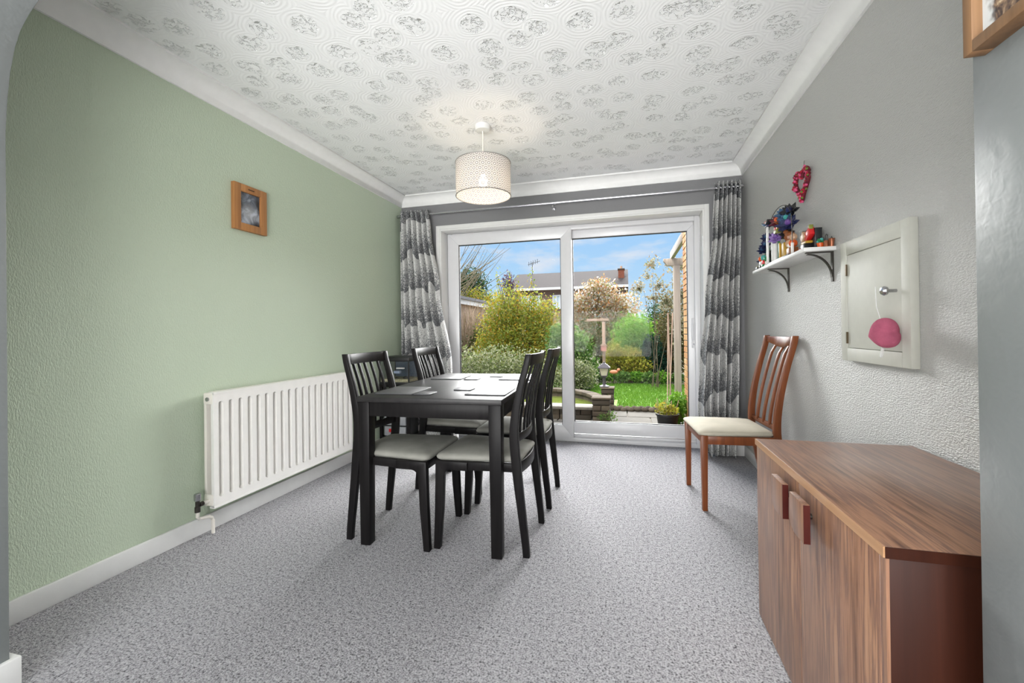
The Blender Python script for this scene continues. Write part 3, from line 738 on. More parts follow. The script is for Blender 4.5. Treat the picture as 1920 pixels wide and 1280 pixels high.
# display arch
t = thing('display_stand', 'black based display stand with a white post and thin arched hoop', 'display stand', (.885, 2.765, SHZ))
MB().box(-.045, -.19, 0, .05, .19, .012).build('base', PC['black'], t, bevel=.002)
MB().box(-.040, .180, .012, -.028, .192, .240).build('post', PC['white'], t, bevel=.001)
MB().box(-.030, -.190, .012, -.018, -.182, .070).build('short_post', PC['white'], t, bevel=.001)
MB().tube([(-.034, .186, .24)] + [(-.026, .186 * math.cos(a), .20 + .11 * math.sin(a)) for a in [math.pi * i / 16 for i in range(1, 16)]] + [(-.024, -.186, .15), (-.024, -.186, .07)], .0022, 6).build('hoop', M['dark_metal'], t, smooth=True)
# vases on the stand
ZB_ = SHZ + .012
t = thing('white_vase', 'slim white cylinder vase with lilac flower on the shelf', 'vase', (.872, 2.885, ZB_))
MB().lathe([(.018, 0), (.020, .01), (.020, .115), (.017, .125), (.015, .12)], 18).build('body', PC['white'], t, smooth=True)
MB().ball((0, 0, .142), .016, 10, 7).build('bud', PC['white'], t, smooth=True)
t = thing('lilac_flower_toy', 'lilac toy brick flower with red and olive bricks on the shelf', 'toy', (.872, 2.815, ZB_))
MB().lathe([(.008, 0), (.006, .12), (.006, .20)], 8).build('stem', PC['green'], t)
flower(t, 'flower', (-.012, 0, .130), .050, 'lilac', 'purple', (.6, -.8, 0), 7); MB().box(-.022, -.024, .155, .018, .024, .180).build('brick', PC['olive'], t, bevel=.002)
MB().box(-.020, -.006, .180, .012, .026, .196).build('brick', PC['red'], t, bevel=.002); MB().box(-.018, -.034, .180, .014, -.008, .200).build('brick', PC['yellow'], t, bevel=.002)
flower(t, 'flower', (-.005, -.01, .225), .055, 'maroon', 'orange', (.6, -.8, 0), 7); flower(t, 'flower', (.004, .03, .24), .040, 'black', 'maroon', (.6, -.8, 0), 7)
t = thing('yellow_block_vase', 'ochre toy brick vase with tall steel blue flowers on the shelf', 'toy', (.885, 2.735, ZB_))
MB().box(-.025, -.035, 0, .025, .035, .085).build('vase', PC['yellow'], t, bevel=.003); MB().box(-.032, .016, 0, -.024, .030, .092).build('corner_post', PC['yellow'], t, bevel=.001)
for (x, y, z, r, c1, c2) in ((.004, -.045, .252, .056, 'black', 'navy'), (-.01, .005, .248, .052, 'blue', 'navy'), (-.012, -.050, .210, .046, 'blue', 'teal'), (-.01, -.015, .185, .055, 'navy', 'purple'), (-.012, -.080, .175, .058, 'navy', 'purple'), (-.016, -.06, .125, .045, 'black', 'brown'), (-.012, .035, .215, .042, 'brown', 'orange')):
    MB().tube([(0, 0, .08), (x * .5, y * .5, z * .6), (x, y, z)], .0028, 6).build('stem', PC['black'], t); flower(t, 'flower', (x, y, z), r, c1, c2, (.7, -.9, 0), 6)
t = thing('winged_toy', 'dark blue and orange winged toy perched on the white post', 'toy', (.856, 2.952, SHZ + .240))
MB().box(-.014, -.018, 0, .014, .018, .020).build('body', PC['navy'], t, bevel=.002)
for s in (-1, 1): MB().box(-.022, s * .036 - .022, .018, .022, s * .036 + .022, .030, rot=(s * .35, 0, 0)).build('wing', PC['blue'] if s > 0 else PC['black'], t, bevel=.002)
MB().box(-.016, -.022, .028, .016, .026, .036).build('back_plate', PC['orange'], t, bevel=.001)
t = thing('orange_block_plant', 'orange and tan toy brick plant at the near end of the stand', 'toy', (.880, 2.635, ZB_))
MB().box(-.022, -.024, 0, .022, .024, .040).build('pot', PC['brown'], t, bevel=.003)
for (x, y, z, r, c) in ((-.005, .012, .065, .026, 'tan'), (.0, -.012, .062, .022, 'orange'), (-.004, .02, .105, .030, 'brown'), (.0, -.016, .095, .020, 'tan'), (-.012, 0, .055, .014, 'white')): MB().ball((x, y, z), r, 8, 6).build('blossom', PC[c], t)
# red toy model
t = thing('red_toy_model', 'red and black toy brick model leaning on the wall above the near bracket', 'toy', (.905, 2.470, SHZ))
MB().box(.000, -.055, .0, .030, .06, .115, rot=(.12, 0, 0)).build('backing', PC['black'], t, bevel=.002)
MB().box(-.022, -.050, .062, .006, .022, .106, rot=(-.45, 0, 0)).build('wedge', PC['red'], t, bevel=.006); MB().box(-.028, .006, .06, -.004, .05, .098, rot=(-.7, 0, 0)).build('stripe', PC['tan'], t, bevel=.002)
MB().box(-.03, -.03, .040, .0, .035, .052).build('bumper', PC['yellow'], t, bevel=.002); MB().box(-.034, -.02, 0, .0, .03, .040).build('base', PC['black'], t, bevel=.002)
MB().box(-.036, .022, 0, -.006, .055, .022).build('front_block', PC['red'], t, bevel=.003); MB().box(-.02, .036, .022, 0, .062, .050).build('side_block', PC['pinkp'], t, bevel=.003); MB().box(-.02, -.045, .106, -.002, -.028, .128).build('fin', PC['olive'], t, bevel=.002)
MB().box(-.022, .03, .098, .0, .058, .112).build('grey_block', M['dark_metal'], t, bevel=.002)
t = thing('tiny_succulent', 'tiny orange pot with green succulent on the shelf', 'plant', (.925, 2.408, SHZ))
MB().lathe([(.010, 0), (.015, .026), (.016, .030)], 12).build('pot', PC['orange'], t, smooth=True)
for k in range(7): MB().ball((.009 * math.cos(k), .009 * math.sin(k), .036 + .005 * (k % 3)), .008, 6, 5).build('leaf', PC['teal'] if k % 2 else PC['green'], t)
t = thing('toy_watering_can', 'tiny copper watering can with wire handle on the shelf', 'ornament', (.938, 2.372, SHZ))
MB().lathe([(.013, 0), (.013, .030), (.011, .034)], 14).build('body', PC['copper'], t, smooth=True); MB().tube([(0, -.012, .03), (0, -.010, .058), (0, .004, .066), (0, .012, .058), (0, .012, .03)], .0016, 6).build('handle', M['dark_metal'], t); MB().tube([(0, .012, .01), (0, .024, .03)], .003, 6).build('spout', PC['copper'], t)
t = thing('toy_bucket', 'tiny copper bucket at the near end of the shelf', 'ornament', (.948, 2.346, SHZ))
MB().lathe([(.008, 0), (.012, .034), (.014, .038), (.011, .036)], 12).build('body', PC['copper'], t, smooth=True); MB().tube([(0, -.010, .036), (0, 0, .048), (0, .010, .036)], .0012, 5).build('handle', M['dark_metal'], t)

# heart wreath
hw = thing('heart_wreath', 'small heart shaped wreath of red berries on the silvery wall', 'wreath', (XR, 2.680, 1.868))
def heart_pt(a, k): return (k * 16 * math.sin(a) ** 3 / 16, k * (13 * math.cos(a) - 5 * math.cos(2 * a) - 2 * math.cos(3 * a) - math.cos(4 * a)) / 16)
MB().tube([(-.016,) + heart_pt(2 * math.pi * i / 40, .088) for i in range(41)], .012, 8, cap=False).build('ring', plain('dark_red_twig', srgb(104, 20, 36), .7), hw, smooth=True)
rnd = random.Random(5); bm_ = {k: MB() for k in ('crimson', 'pink', 'leaf', 'dark')}
for i in range(230):
    y, z = heart_pt(rnd.uniform(0, 2 * math.pi), .088 + rnd.uniform(-.014, .014)); k = rnd.choices(['crimson', 'pink', 'leaf', 'dark'], [5, 3, 1.6, 2])[0]
    bm_[k].ball((-.018 - rnd.uniform(-.004, .012), y, z), rnd.uniform(.0045, .008), 6, 4)
for k, c in (('crimson', (170, 24, 52)), ('pink', (214, 84, 130)), ('leaf', (92, 128, 48)), ('dark', (104, 16, 44))):
    o = bm_[k].build('berries' if k != 'leaf' else 'leaves', plain(k + '_berry', srgb(*c), .45, var=.15), hw, smooth=True); o['kind'] = 'stuff'
MB().tube([(-.006, 0, .095), (-.004, .004, .118), (-.002, 0, .122)], .0012, 5).build('hook', M['dark_metal'], hw)

# ------------------------------------------------------------------ pictures
def photo_mat():
    t = NT('grey_photograph'); v = t.coords((1, 1, 1))
    n = t.noise(v, 15, 4, .55, .6)
    tc = t.n('ShaderNodeTexCoord'); g = t.n('ShaderNodeVectorMath', {0: tc.outputs['Object'], 1: (0, .115, .115)}, operation='DISTANCE').outputs['Value']
    blob = t.ramp(g, [(0.02, .32), (.075, 0.0)])
    return t.pbr(t.mix(1.0, t.ramp(n, [(.34, srgb(18, 20, 26)), (.48, srgb(78, 86, 100)), (.64, srgb(170, 178, 192))]), blob, 'ADD'), .4)
pf = thing('photo_frame', 'small oak photo frame with a dark photograph on the green wall', 'picture frame', (XL, 1.990, 1.697))
PW, PH = .235, .277
fm = MB()
for i, (y0, z0, y1, z1) in enumerate(((0, 0, .046, PH), (PW - .046, 0, PW, PH), (.046, 0, PW - .046, .044), (.046, PH - .044, PW - .046, PH))):
    MB().box(0, y0, z0, .026, y1, z1).build('frame_rail', M['oak'], pf, bevel=.002)
MB().box(.0262, .095, PH - .026, .0272, .140, PH - .020).build('engraved_mark', plain('engraving', srgb(70, 44, 22), .7), pf)
MB().box(.004, .046, .044, .012, PW - .046, PH - .044).build('photograph', photo_mat(), pf)
MB().box(.016, .046, .044, .018, PW - .046, PH - .044).build('pane', M['pic_glass'], pf)

def tabby():
    t = NT('animal_print'); tc = t.n('ShaderNodeTexCoord'); v = t.coords((1, 1, 1))
    n = t.noise(t.coords((1, 30, 18)), 1.6, 4, .65, 1.2); f = t.noise(v, 120, 3)
    fur = t.ramp(t.math('ADD', t.math('MULTIPLY', n, .7), t.math('MULTIPLY', f, .3)), [(.36, srgb(24, 20, 22)), (.46, srgb(74, 58, 52)), (.56, srgb(132, 108, 86)), (.68, srgb(196, 176, 146))])
    d = t.n('ShaderNodeVectorMath', {0: t.n('ShaderNodeVectorMath', {0: tc.outputs['Object'], 1: (0, 1.0, .62)}, operation='MULTIPLY').outputs[0], 1: (0, .140, .050)}, operation='DISTANCE').outputs['Value']
    mask = t.ramp(t.math('ADD', d, t.math('MULTIPLY', t.noise(v, 60, 2), .03)), [(.088, 0.0), (.096, 1.0)])
    return t.pbr(t.mix(mask, fur, srgb(196, 200, 200)), .5)
pf2 = thing('picture_frame', 'wooden box frame with an animal print on the arch wall', 'picture frame', (JR, .585, 1.492))
FW, FH, FD = .250, .32, .028
for (y0, z0, y1, z1) in ((0, 0, .018, FH), (FW - .018, 0, FW, FH), (.018, 0, FW - .018, .018), (.018, FH - .018, FW - .018, FH)):
    MB().box(-FD, y0, z0, 0, y1, z1).build('frame_rail', M['oak2'], pf2, bevel=.001)
MB().box(-.014, .018, .018, -.002, FW - .018, FH - .018).build('print', tabby(), pf2)

# ------------------------------------------------------------------ pendant lamp
lp = thing('pendant_lamp', 'drum pendant lamp with grey ring patterned shade under the ceiling', 'lamp', (-.917, 2.725, ZC))
MB().lathe([(.002, 0), (.052, 0), (.052, -.026), (.046, -.034), (.006, -.038)], 28).build('ceiling_rose', M['white_gloss'], lp, smooth=True)
MB().tube([(0, 0, -.034), (0, 0, -.27)], .0045, 8).build('cord', M['cream_metal'], lp, smooth=True)
MB().lathe([(.010, -.255), (.019, -.265), (.019, -.325), (.016, -.33)], 16).build('lampholder', M['white_gloss'], lp, smooth=True)
def shade_mat():
    t = NT('patterned_shade'); tc = t.n('ShaderNodeTexCoord'); s = t.n('ShaderNodeSeparateXYZ', {0: tc.outputs['Object']})
    ang = t.math('MULTIPLY', t.math('ARCTAN2', s.outputs['Y'], s.outputs['X']), 30 / (2 * math.pi)); zz = t.math('MULTIPLY', s.outputs['Z'], 1 / (.037 * 1.732))
    def lat(off):
        u = t.math('SUBTRACT', t.math('FRACT', t.math('ADD', ang, off)), .5); v = t.math('MULTIPLY', t.math('SUBTRACT', t.math('FRACT', t.math('ADD', zz, off)), .5), 1.732)
        return t.math('SQRT', t.math('ADD', t.math('MULTIPLY', u, u), t.math('MULTIPLY', v, v)))
    d = t.math('MINIMUM', lat(0.0), lat(.5))
    ringm = t.ramp(d, [(.0, 0.0), (.13, 0.0), (.17, 1.0), (.27, 1.0), (.31, 0.1), (.40, 0.1), (.46, .75)])
    col_ = t.mix(t.math('MULTIPLY', ringm, .9), srgb(226, 223, 220), srgb(112, 109, 108))
    a = t.n('ShaderNodeBsdfDiffuse', {'Color': col_}); b = t.n('ShaderNodeBsdfTranslucent', {'Color': col_}); c = t.n('ShaderNodeBsdfTransparent')
    mx = t.n('ShaderNodeMixShader', {0: .28}); t.t.links.new(a.outputs[0], mx.inputs[1]); t.t.links.new(b.outputs[0], mx.inputs[2])
    m2 = t.n('ShaderNodeMixShader', {0: t.math('MULTIPLY', t.math('SUBTRACT', 1.0, ringm), .12)}); t.t.links.new(mx.outputs[0], m2.inputs[1]); t.t.links.new(c.outputs[0], m2.inputs[2])
    t.t.links.new(m2.outputs[0], t.out.inputs[0]); return t.m
SR, SZ1, SZ0 = .184, 2.206 - ZC, 1.983 - ZC
m = MB(); m.loft([[(SR * math.cos(2 * math.pi * k / 64), SR * math.sin(2 * math.pi * k / 64), z) for k in range(64)] for z in (SZ0, SZ1)], cap=False)
sd = m.build('shade', shade_mat(), lp, smooth=True, sharp=180)
for z in (SZ0, SZ1):
    MB().tube([(SR * math.cos(2 * math.pi * k / 64), SR * math.sin(2 * math.pi * k / 64), z) for k in range(65)], .0032, 6, cap=False).build('rim', plain('grey_rim', srgb(150, 148, 146), .4, .4), sd, smooth=True)
MB().tube([(-SR, 0, SZ1 - .004), (SR, 0, SZ1 - .004)], .002, 6).build('spider', M['chrome'], sd); MB().tube([(0, -SR, SZ1 - .004), (0, SR, SZ1 - .004)], .002, 6).build('spider', M['chrome'], sd)
bt = NT('lit_bulb'); em = bt.n('ShaderNodeEmission', {'Color': (1.0, .80, .58, 1), 'Strength': 20.0}); bt.t.links.new(em.outputs[0], bt.out.inputs[0])
MB().lathe([(.012, -.325), (.016, -.34), (.029, -.365), (.030, -.385), (.022, -.405), (.004, -.415)], 16).build('bulb', bt.m, lp, smooth=True)
pl_ = light('pendant_light', 'POINT', 2.2, loc=(-.917, 2.725, ZC - .440), color=(1.0, .84, .66), shadow_soft_size=.03)

# ------------------------------------------------------------------ aquarium in the corner
aq = thing('aquarium', 'small black lidded aquarium on a dark stand in the left corner', 'aquarium', (-2.200, 3.47, .60))
AW, AD, AH = .305, .29, .25
MB().box(0, 0, AH - .040, AW, AD, AH).build('lid', M['black_plastic'], aq, bevel=.006)
MB().box(0, 0, 0, AW, AD, .022).build('base', M['black_plastic'], aq, bevel=.004)
for (x, y) in ((0, 0), (AW - .010, 0), (0, AD - .010), (AW - .010, AD - .010)): MB().box(x, y, .022, x + .010, y + .010, AH - .040).build('corner_post', M['black_plastic'], aq)
for (x0, y0, x1, y1) in ((.01, .002, AW - .01, .005), (.002, .01, .005, AD - .01), (AW - .005, .01, AW - .002, AD - .01), (.01, AD - .005, AW - .01, AD - .002)): MB().box(x0, y0, .022, x1, y1, AH - .040).build('pane', M['pic_glass'], aq)
o = MB().box(.012, .012, .022, AW - .012, AD - .012, .045).build('gravel', plain('pale_gravel', srgb(176, 170, 140), .9, var=.5, vscale=120, bump=.9, bscale=150), aq)
MB().box(.012, AD - .014, .045, AW - .012, AD - .011, AH - .042).build('back_sheet', plain('slate_blue_sheet', srgb(70, 84, 100), .4), aq)
for (x, y, r) in ((.08, .09, .02), (.14, .07, .016), (.22, .10, .024)): MB().ball((x, y, .05), r, 8, 6, (1.2, 1, .7)).build('rock', plain('dark_rock', srgb(62, 60, 58), .9), aq, smooth=True)
MB().box(.16, .03, .14, .23, .06, .152).build('feeder', M['white_gloss'], aq); MB().box(.14, .02, .10, .20, .05, .122).build('filter', plain('pale_blue_plastic', srgb(150, 164, 190), .4), aq)
st = thing('aquarium_stand', 'open black stand below the aquarium', 'stand', (-2.200, 3.47, 0))
MB().box(0, 0, .575, AW, AD, .60).build('top', M['black_wood'], st, bevel=.002); MB().box(0, 0, .10, AW, AD, .118).build('shelf', M['black_wood'], st, bevel=.002)
for (x, y) in ((0, 0), (AW - .026, 0), (0, AD - .026), (AW - .026, AD - .026)): MB().box(x, y, 0, x + .026, y + .026, .575).build('leg', M['black_wood'], st, bevel=.002)
dw = thing('drawer_tower', 'small plastic drawer tower with red labels inside the stand', 'storage drawers', (-2.170, 3.485, .118))
clear = plain('grey_clear_plastic', srgb(150, 152, 156), .3, var=.08); 
MB().box(0, .014, 0, .24, .22, .40).build('casing', M['black_plastic'], dw, bevel=.004)
for k in range(4):
    d = MB().box(.012, -.002, .012 + k * .097, .228, .014, .096 + k * .097).build('drawer', clear, dw, bevel=.003)
    MB().box(.060, -.006, .045 + k * .097, .135, -.002, .075 + k * .097).build('label', PC['red'], d, bevel=.001)

# ================================================================== garden
GZ = -.12
struct(MB().box(-30, YD + .14, GZ - .3, 30, 70, GZ - .05).build('ground', M['soil']))
def slab_mesh(w, d, h, mat, seed):
    r = random.Random(seed); m = MB(); m.box(-w / 2, -d / 2, -h, w / 2, d / 2, 0); m.v = [(x + r.uniform(-.006, .006), y + r.uniform(-.006, .006), z) for x, y, z in m.v]
    return m.mesh('slab', mat, bevel=.006, seg=1)
# outer brick wall face below the sill and patio
patio = MB().box(-3.6, YD + .14, GZ - .06, 1.3, 6.40, GZ - .018).build('patio', M['mortar']); struct(patio, 'patio of weathered stone slabs outside the door')
sm_ = [slab_mesh(.585, .435, .04, M['slab'], k) for k in range(4)]
k = 0
for j in range(5):
    for i in range(8):
        x = -3.3 + i * .6 + (.3 if j % 2 else 0); y = YD + .38 + j * .45
        if x > 1.2: continue
        o = link('slab', sm_[k % 4], patio); o.location = (x, y, GZ + random.Random(k).uniform(-.004, .004)); k += 1
# edging stones
eg = thing('stone_edging', 'row of small grey edging stones between patio and lawn', 'edging', (0, 6.50, GZ))
est = []
for k in range(3):
    m = MB(); m.ball((0, 0, .02), .05, 8, 6, (1.1, .8, .8)); est.append(m.mesh('stone', M['stone_brick'], smooth=True))
rnd = random.Random(3)
for j in range(2):
    for i in range(20):
        o = link('stone', est[(i + j) % 3], eg); o.location = (-.34 + i * .098 + (.05 if j else 0), j * .085, rnd.uniform(-.005, .012)); o.rotation_euler = (0, 0, rnd.uniform(-.4, .4)); o['kind'] = 'thing'
        del o['kind']
struct(MB().box(-6, 6.62, GZ - .06, 6, 9.75, GZ).build('lawn', M['lawn']), 'bright green mown lawn')
gmat = leafmat('grass_blades', [srgb(98, 150, 44), srgb(122, 176, 56), srgb(148, 196, 74), srgb(128, 168, 66)])
def np_mesh(name, V, F, mat):
    me = bpy.data.meshes.new(name); me.from_pydata(V.tolist(), [], F.tolist()); me.materials.append(mat); me.update(); return me
rs = np.random.RandomState(4)
N = 42000
bx, by = rs.uniform(-2.6, 2.2, N), rs.uniform(6.66, 9.75, N); a = rs.uniform(0, 2 * np.pi, N); hgt = rs.uniform(.02, .05, N); wd = .006
ok = ~((bx < -.15) & (by < 7.5)) & ~((bx < -1.2) & (by > 7.2)); bx, by, a, hgt = bx[ok], by[ok], a[ok], hgt[ok]; N = len(bx)
V = np.empty((N, 3, 3)); V[:, 0] = np.stack([bx + wd * np.cos(a), by + wd * np.sin(a), np.full(N, GZ)], 1); V[:, 1] = np.stack([bx - wd * np.cos(a), by - wd * np.sin(a), np.full(N, GZ)], 1)
V[:, 2] = np.stack([bx + rs.normal(0, .012, N), by + rs.normal(0, .012, N), GZ + hgt], 1)
go = link('grass', np_mesh('grass', V.reshape(-1, 3), np.arange(3 * N).reshape(-1, 3), gmat)); tag(go, 'short bright green grass of the lawn', 'grass', kind='stuff')

def leaves_mesh(name, blobs, n, size, mat, seed, aspect=.5, shell=.45, floor=None, droop=0):
    r = np.random.RandomState(seed); b = np.array(blobs, float); vol = b[:, 3] * b[:, 4] * b[:, 5]; idx = r.choice(len(b), n, p=vol / vol.sum()); B = b[idx]
    d = r.normal(size=(n, 3)); d /= np.linalg.norm(d, axis=1)[:, None]; rad = r.uniform(0, 1, n) ** shell
    ctr = B[:, :3] + d * rad[:, None] * B[:, 3:6] * (1 + .12 * r.normal(size=n))[:, None]
    if floor is not None: ctr[:, 2] = np.maximum(ctr[:, 2], floor + r.uniform(0, .1, n))
    ax = r.normal(size=(n, 3)) + d * .6; ax[:, 2] -= droop; ax /= np.linalg.norm(ax, axis=1)[:, None]
    o2 = r.normal(size=(n, 3)); sd_ = np.cross(ax, o2); sd_ /= np.linalg.norm(sd_, axis=1)[:, None]; nr = np.cross(ax, sd_)
    L = size * r.uniform(.6, 1.35, n)[:, None]
    V = np.empty((n, 4, 3)); V[:, 0] = ctr - ax * L * .5; V[:, 1] = ctr + sd_ * L * aspect * .5 + nr * L * .08; V[:, 2] = ctr + ax * L * .5; V[:, 3] = ctr - sd_ * L * aspect * .5 + nr * L * .08
    return np_mesh(name, V.reshape(-1, 3), np.arange(4 * n).reshape(-1, 4), mat)
BARK = plain('bark', srgb(92, 78, 62), .9, var=.3, bump=.4, bscale=50); M['bark'] = BARK
def plant(name, label, cat, base, blobs, n, size, mat, seed, stems=5, group=None, part='foliage', stem_r=.018, **k):
    """blobs relative to base"""
    t = thing(name, label, cat, base, 0, group); rnd = random.Random(seed)
    o = link(part, leaves_mesh(part, blobs, n, size, mat, seed, floor=0, **k), t); o['kind'] = 'stuff'
    m = MB()
    for i in range(stems):
        b = blobs[i % len(blobs)]
        e_ = (b[0] + rnd.uniform(-.5, .5) * b[3], b[1] + rnd.uniform(-.5, .5) * b[4], b[2] + rnd.uniform(-.1, .5) * b[5])
        s_ = (rnd.uniform(-.08, .08), rnd.uniform(-.08, .08), -.02)
        mid = tuple(s_[j] + (e_[j] - s_[j]) * .5 + rnd.uniform(-.06, .06) for j in range(3))
        m.tube([s_, mid, e_], [stem_r, stem_r * .7, stem_r * .3], 5)
    o = m.build('stems', BARK, t, smooth=True)
    if stems > 1: o['kind'] = 'stuff'
    return t
G = lambda *c: [srgb(*x) for x in c]
VAR = leafmat('variegated_leaf', G((88, 112, 52), (150, 164, 96), (206, 208, 160), (226, 226, 190), (120, 140, 70), (190, 196, 128)))
YG = leafmat('yellow_green_leaf', G((112, 128, 36), (150, 158, 52), (176, 172, 66), (196, 150, 52), (134, 148, 60), (160, 166, 84), (104, 124, 52)), dim=.8)
GR = leafmat('bright_green_leaf', G((84, 140, 36), (118, 172, 52), (150, 196, 76), (100, 156, 44)), dim=.7)
MG = leafmat('mid_green_leaf', G((70, 108, 44), (104, 142, 66), (140, 168, 88), (88, 126, 60)), dim=.75)
DB = leafmat('blue_green_leaf', G((30, 66, 52), (48, 92, 70), (70, 114, 84), (26, 54, 44)))
BR = leafmat('brown_green_leaf', G((112, 104, 62), (140, 128, 82), (92, 92, 50), (160, 138, 96)))
BL = leafmat('blossom_leaf', G((214, 208, 196), (232, 228, 220), (150, 152, 84), (196, 128, 84), (118, 128, 70), (206, 176, 148), (176, 140, 92)), dim=.85)
SPL = leafmat('pale_spring_leaf', G((150, 150, 104), (212, 208, 186), (186, 180, 140), (172, 140, 100), (226, 224, 206)))
GO = leafmat('golden_leaf', G((156, 158, 52), (190, 184, 70), (132, 144, 56), (176, 152, 64)), dim=.8)
CO = leafmat('conifer_leaf', G((40, 70, 40), (62, 96, 54), (84, 116, 66)))
# big yellow-green shrub with tall shoots
blobs = [(-.1, 0, .9, 1.0, .8, .9), (-.75, .1, 1.0, .62, .6, 1.0), (.65, -.2, .8, .65, .7, .8), (-.35, .1, 1.75, .75, .6, .62), (.40, 0, 1.55, .60, .55, .6), (.9, -.1, .55, .5, .5, .6), (-1.1, 0, .55, .4, .5, .5)]
for x, z, h_ in ((-.72, 2.45, .55), (-.42, 2.35, .45), (-.2, 2.3, .42), (.20, 2.45, .5), (.32, 2.1, .4), (-.58, 2.2, .4), (-1.0, 1.7, .4), (.75, 1.85, .35)): blobs.append((x, 0, z, .10, .10, h_))
plant('large_shrub', 'big yellow green shrub with upright shoots beyond the hedge', 'shrub', (-2.60, 11.0, GZ), blobs, 21000, .075, YG, 11, 26)
plant('variegated_hedge', 'low cream and green variegated hedge behind the table', 'hedge', (-2.40, 8.0, GZ), [(-.75, 0, .38, .62, .5, .50), (0, 0, .42, .65, .5, .50), (.62, 0, .36, .55, .5, .46), (1.0, .05, .22, .35, .4, .36), (-1.3, 0, .3, .5, .5, .45)], 15000, .055, VAR, 12, 16)
plant('variegated_shrub', 'rounded cream and green variegated shrub left of the lantern', 'shrub', (-.86, 8.55, GZ), [(0, 0, .28, .30, .3, .34), (-.22, .05, .3, .26, .26, .32)], 4200, .05, VAR, 13, 8)
plant('leafy_shrub', 'mid green leafy shrub just right of the door mullion', 'shrub', (-1.08, 9.5, GZ), [(0, 0, .7, .42, .4, .55), (.1, 0, .35, .45, .4, .35), (-.3, .1, .9, .4, .4, .5)], 5200, .085, MG, 14, 10)
plant('round_bush', 'bright green rounded bush behind the lawn', 'bush', (.22, 11.2, GZ), [(0, 0, 1.05, .58, .5, .58), (-.18, .1, .6, .5, .45, .5), (.22, 0, .7, .45, .45, .5)], 8500, .07, GR, 15, 12)
plant('dark_shrub', 'dark blue green shrub left of the pergola post', 'shrub', (.58, 10.4, GZ), [(0, 0, .62, .27, .27, .45), (.08, 0, .35, .3, .27, .3)], 3600, .075, DB, 16, 8)
plant('golden_shrub', 'golden yellow low shrub behind the lawn', 'shrub', (.06, 10.3, GZ), [(0, 0, .42, .38, .3, .40), (.3, .0, .3, .32, .3, .3), (-.35, .0, .5, .25, .25, .45)], 5200, .06, GO, 17, 12)
plant('brown_thicket', 'brown green thicket behind the pergola post', 'shrub', (1.08, 10.8, GZ), [(0, 0, 1.0, .42, .4, 1.0), (-.2, .1, .6, .4, .4, .6), (.35, 0, 1.3, .4, .4, .7)], 9500, .065, BR, 18, 9, stem_r=.007)
bt_ = plant('blossom_tree', 'blossoming tree in front of the distant house', 'tree', (-.72, 15, GZ), [(-.25, 0, 2.0, 1.0, .8, .8), (.5, 0, 1.85, .8, .7, .75), (-.15, 0, 2.6, .65, .5, .48), (-.8, 0, 1.8, .6, .6, .75), (.1, 0, 1.2, 1.2, .6, .7)], 15500, .095, BL, 19, 22, stem_r=.035, shell=.7)
sp_ = [(-.28, 0, 2.05, .20, .2, .22), (-.02, 0, 2.55, .16, .2, .22), (.1, .0, 2.1, .22, .2, .2), (.25, 0, 1.75, .26, .3, .25), (.55, 0, 1.9, .34, .3, .4), (.62, .0, 1.3, .36, .3, .4), (.0, 0, 1.85, .2, .2, .12), (.5, .0, 2.45, .3, .2, .25), (-.10, 0, 2.30, .18, .2, .12)]
plant('spring_tree', 'sparse pale leaved tree beside the pergola post', 'tree', (.55, 9.2, GZ), sp_, 2600, .07, SPL, 20, 9, stem_r=.006, shell=.8)
plant('conifer', 'dark green conifer beyond the shed roof', 'tree', (-8.3, 22.4, GZ), [(0, 0, 3.9, .95, .9, .9), (.2, 0, 2.6, 1.1, 1, 1.0), (-.5, 0, 3.9, .6, .6, .6)], 8000, .13, CO, 21, 4, stem_r=.09)
plant('yellow_bush', 'yellow green bush showing over the shed roof', 'bush', (-6.7, 19.75, GZ), [(-.5, 0, 2.4, .9, .6, 1.0), (.5, 0, 2.2, .8, .6, .9), (0, 0, 1.4, 1.2, .6, 1.0)], 8000, .12, YG, 22, 6, stem_r=.05)
plant('purple_shrub', 'small purple leaved tree beyond the yellow shrub', 'tree', (-4.4, 16, GZ), [(0, 0, 3.0, .32, .3, .5), (.1, 0, 2.4, .4, .3, .6)], 1500, .09, leafmat('purple_leaf', G((120, 96, 112), (150, 128, 140), (96, 76, 90))), 23, 6, stem_r=.03)
for i, (x, y, z, r_) in enumerate(((.95, 16, 1.9, .42), (1.35, 16.6, 2.1, .4), (.35, 16.5, 1.5, .45))):
    plant('small_cypress', ('small green cypress behind the spring tree', 'taller green cypress rightmost behind the pergola post', 'low green cypress right of the blossom tree')[i], 'tree', (x, y, GZ), [(0, 0, z * .75, r_, r_, z * .4), (0, 0, z * .4, r_ * 1.1, r_, z * .4)], 2600, .08, CO if i != 2 else MG, 24 + i, 3, group='cypress trees', stem_r=.04)
plant('back_hedge', 'mixed green hedge along the end of the garden', 'hedge', (-1.0, 12.3, GZ), [(x * .8, .2 * math.sin(x), .75, .62, .4, .85 + .15 * math.sin(x * 2.1)) for x in range(-4, 7)], 20000, .09, leafmat('hedge_leaf', G((74, 96, 44), (110, 126, 62), (140, 132, 78), (92, 112, 54))), 30, 20)
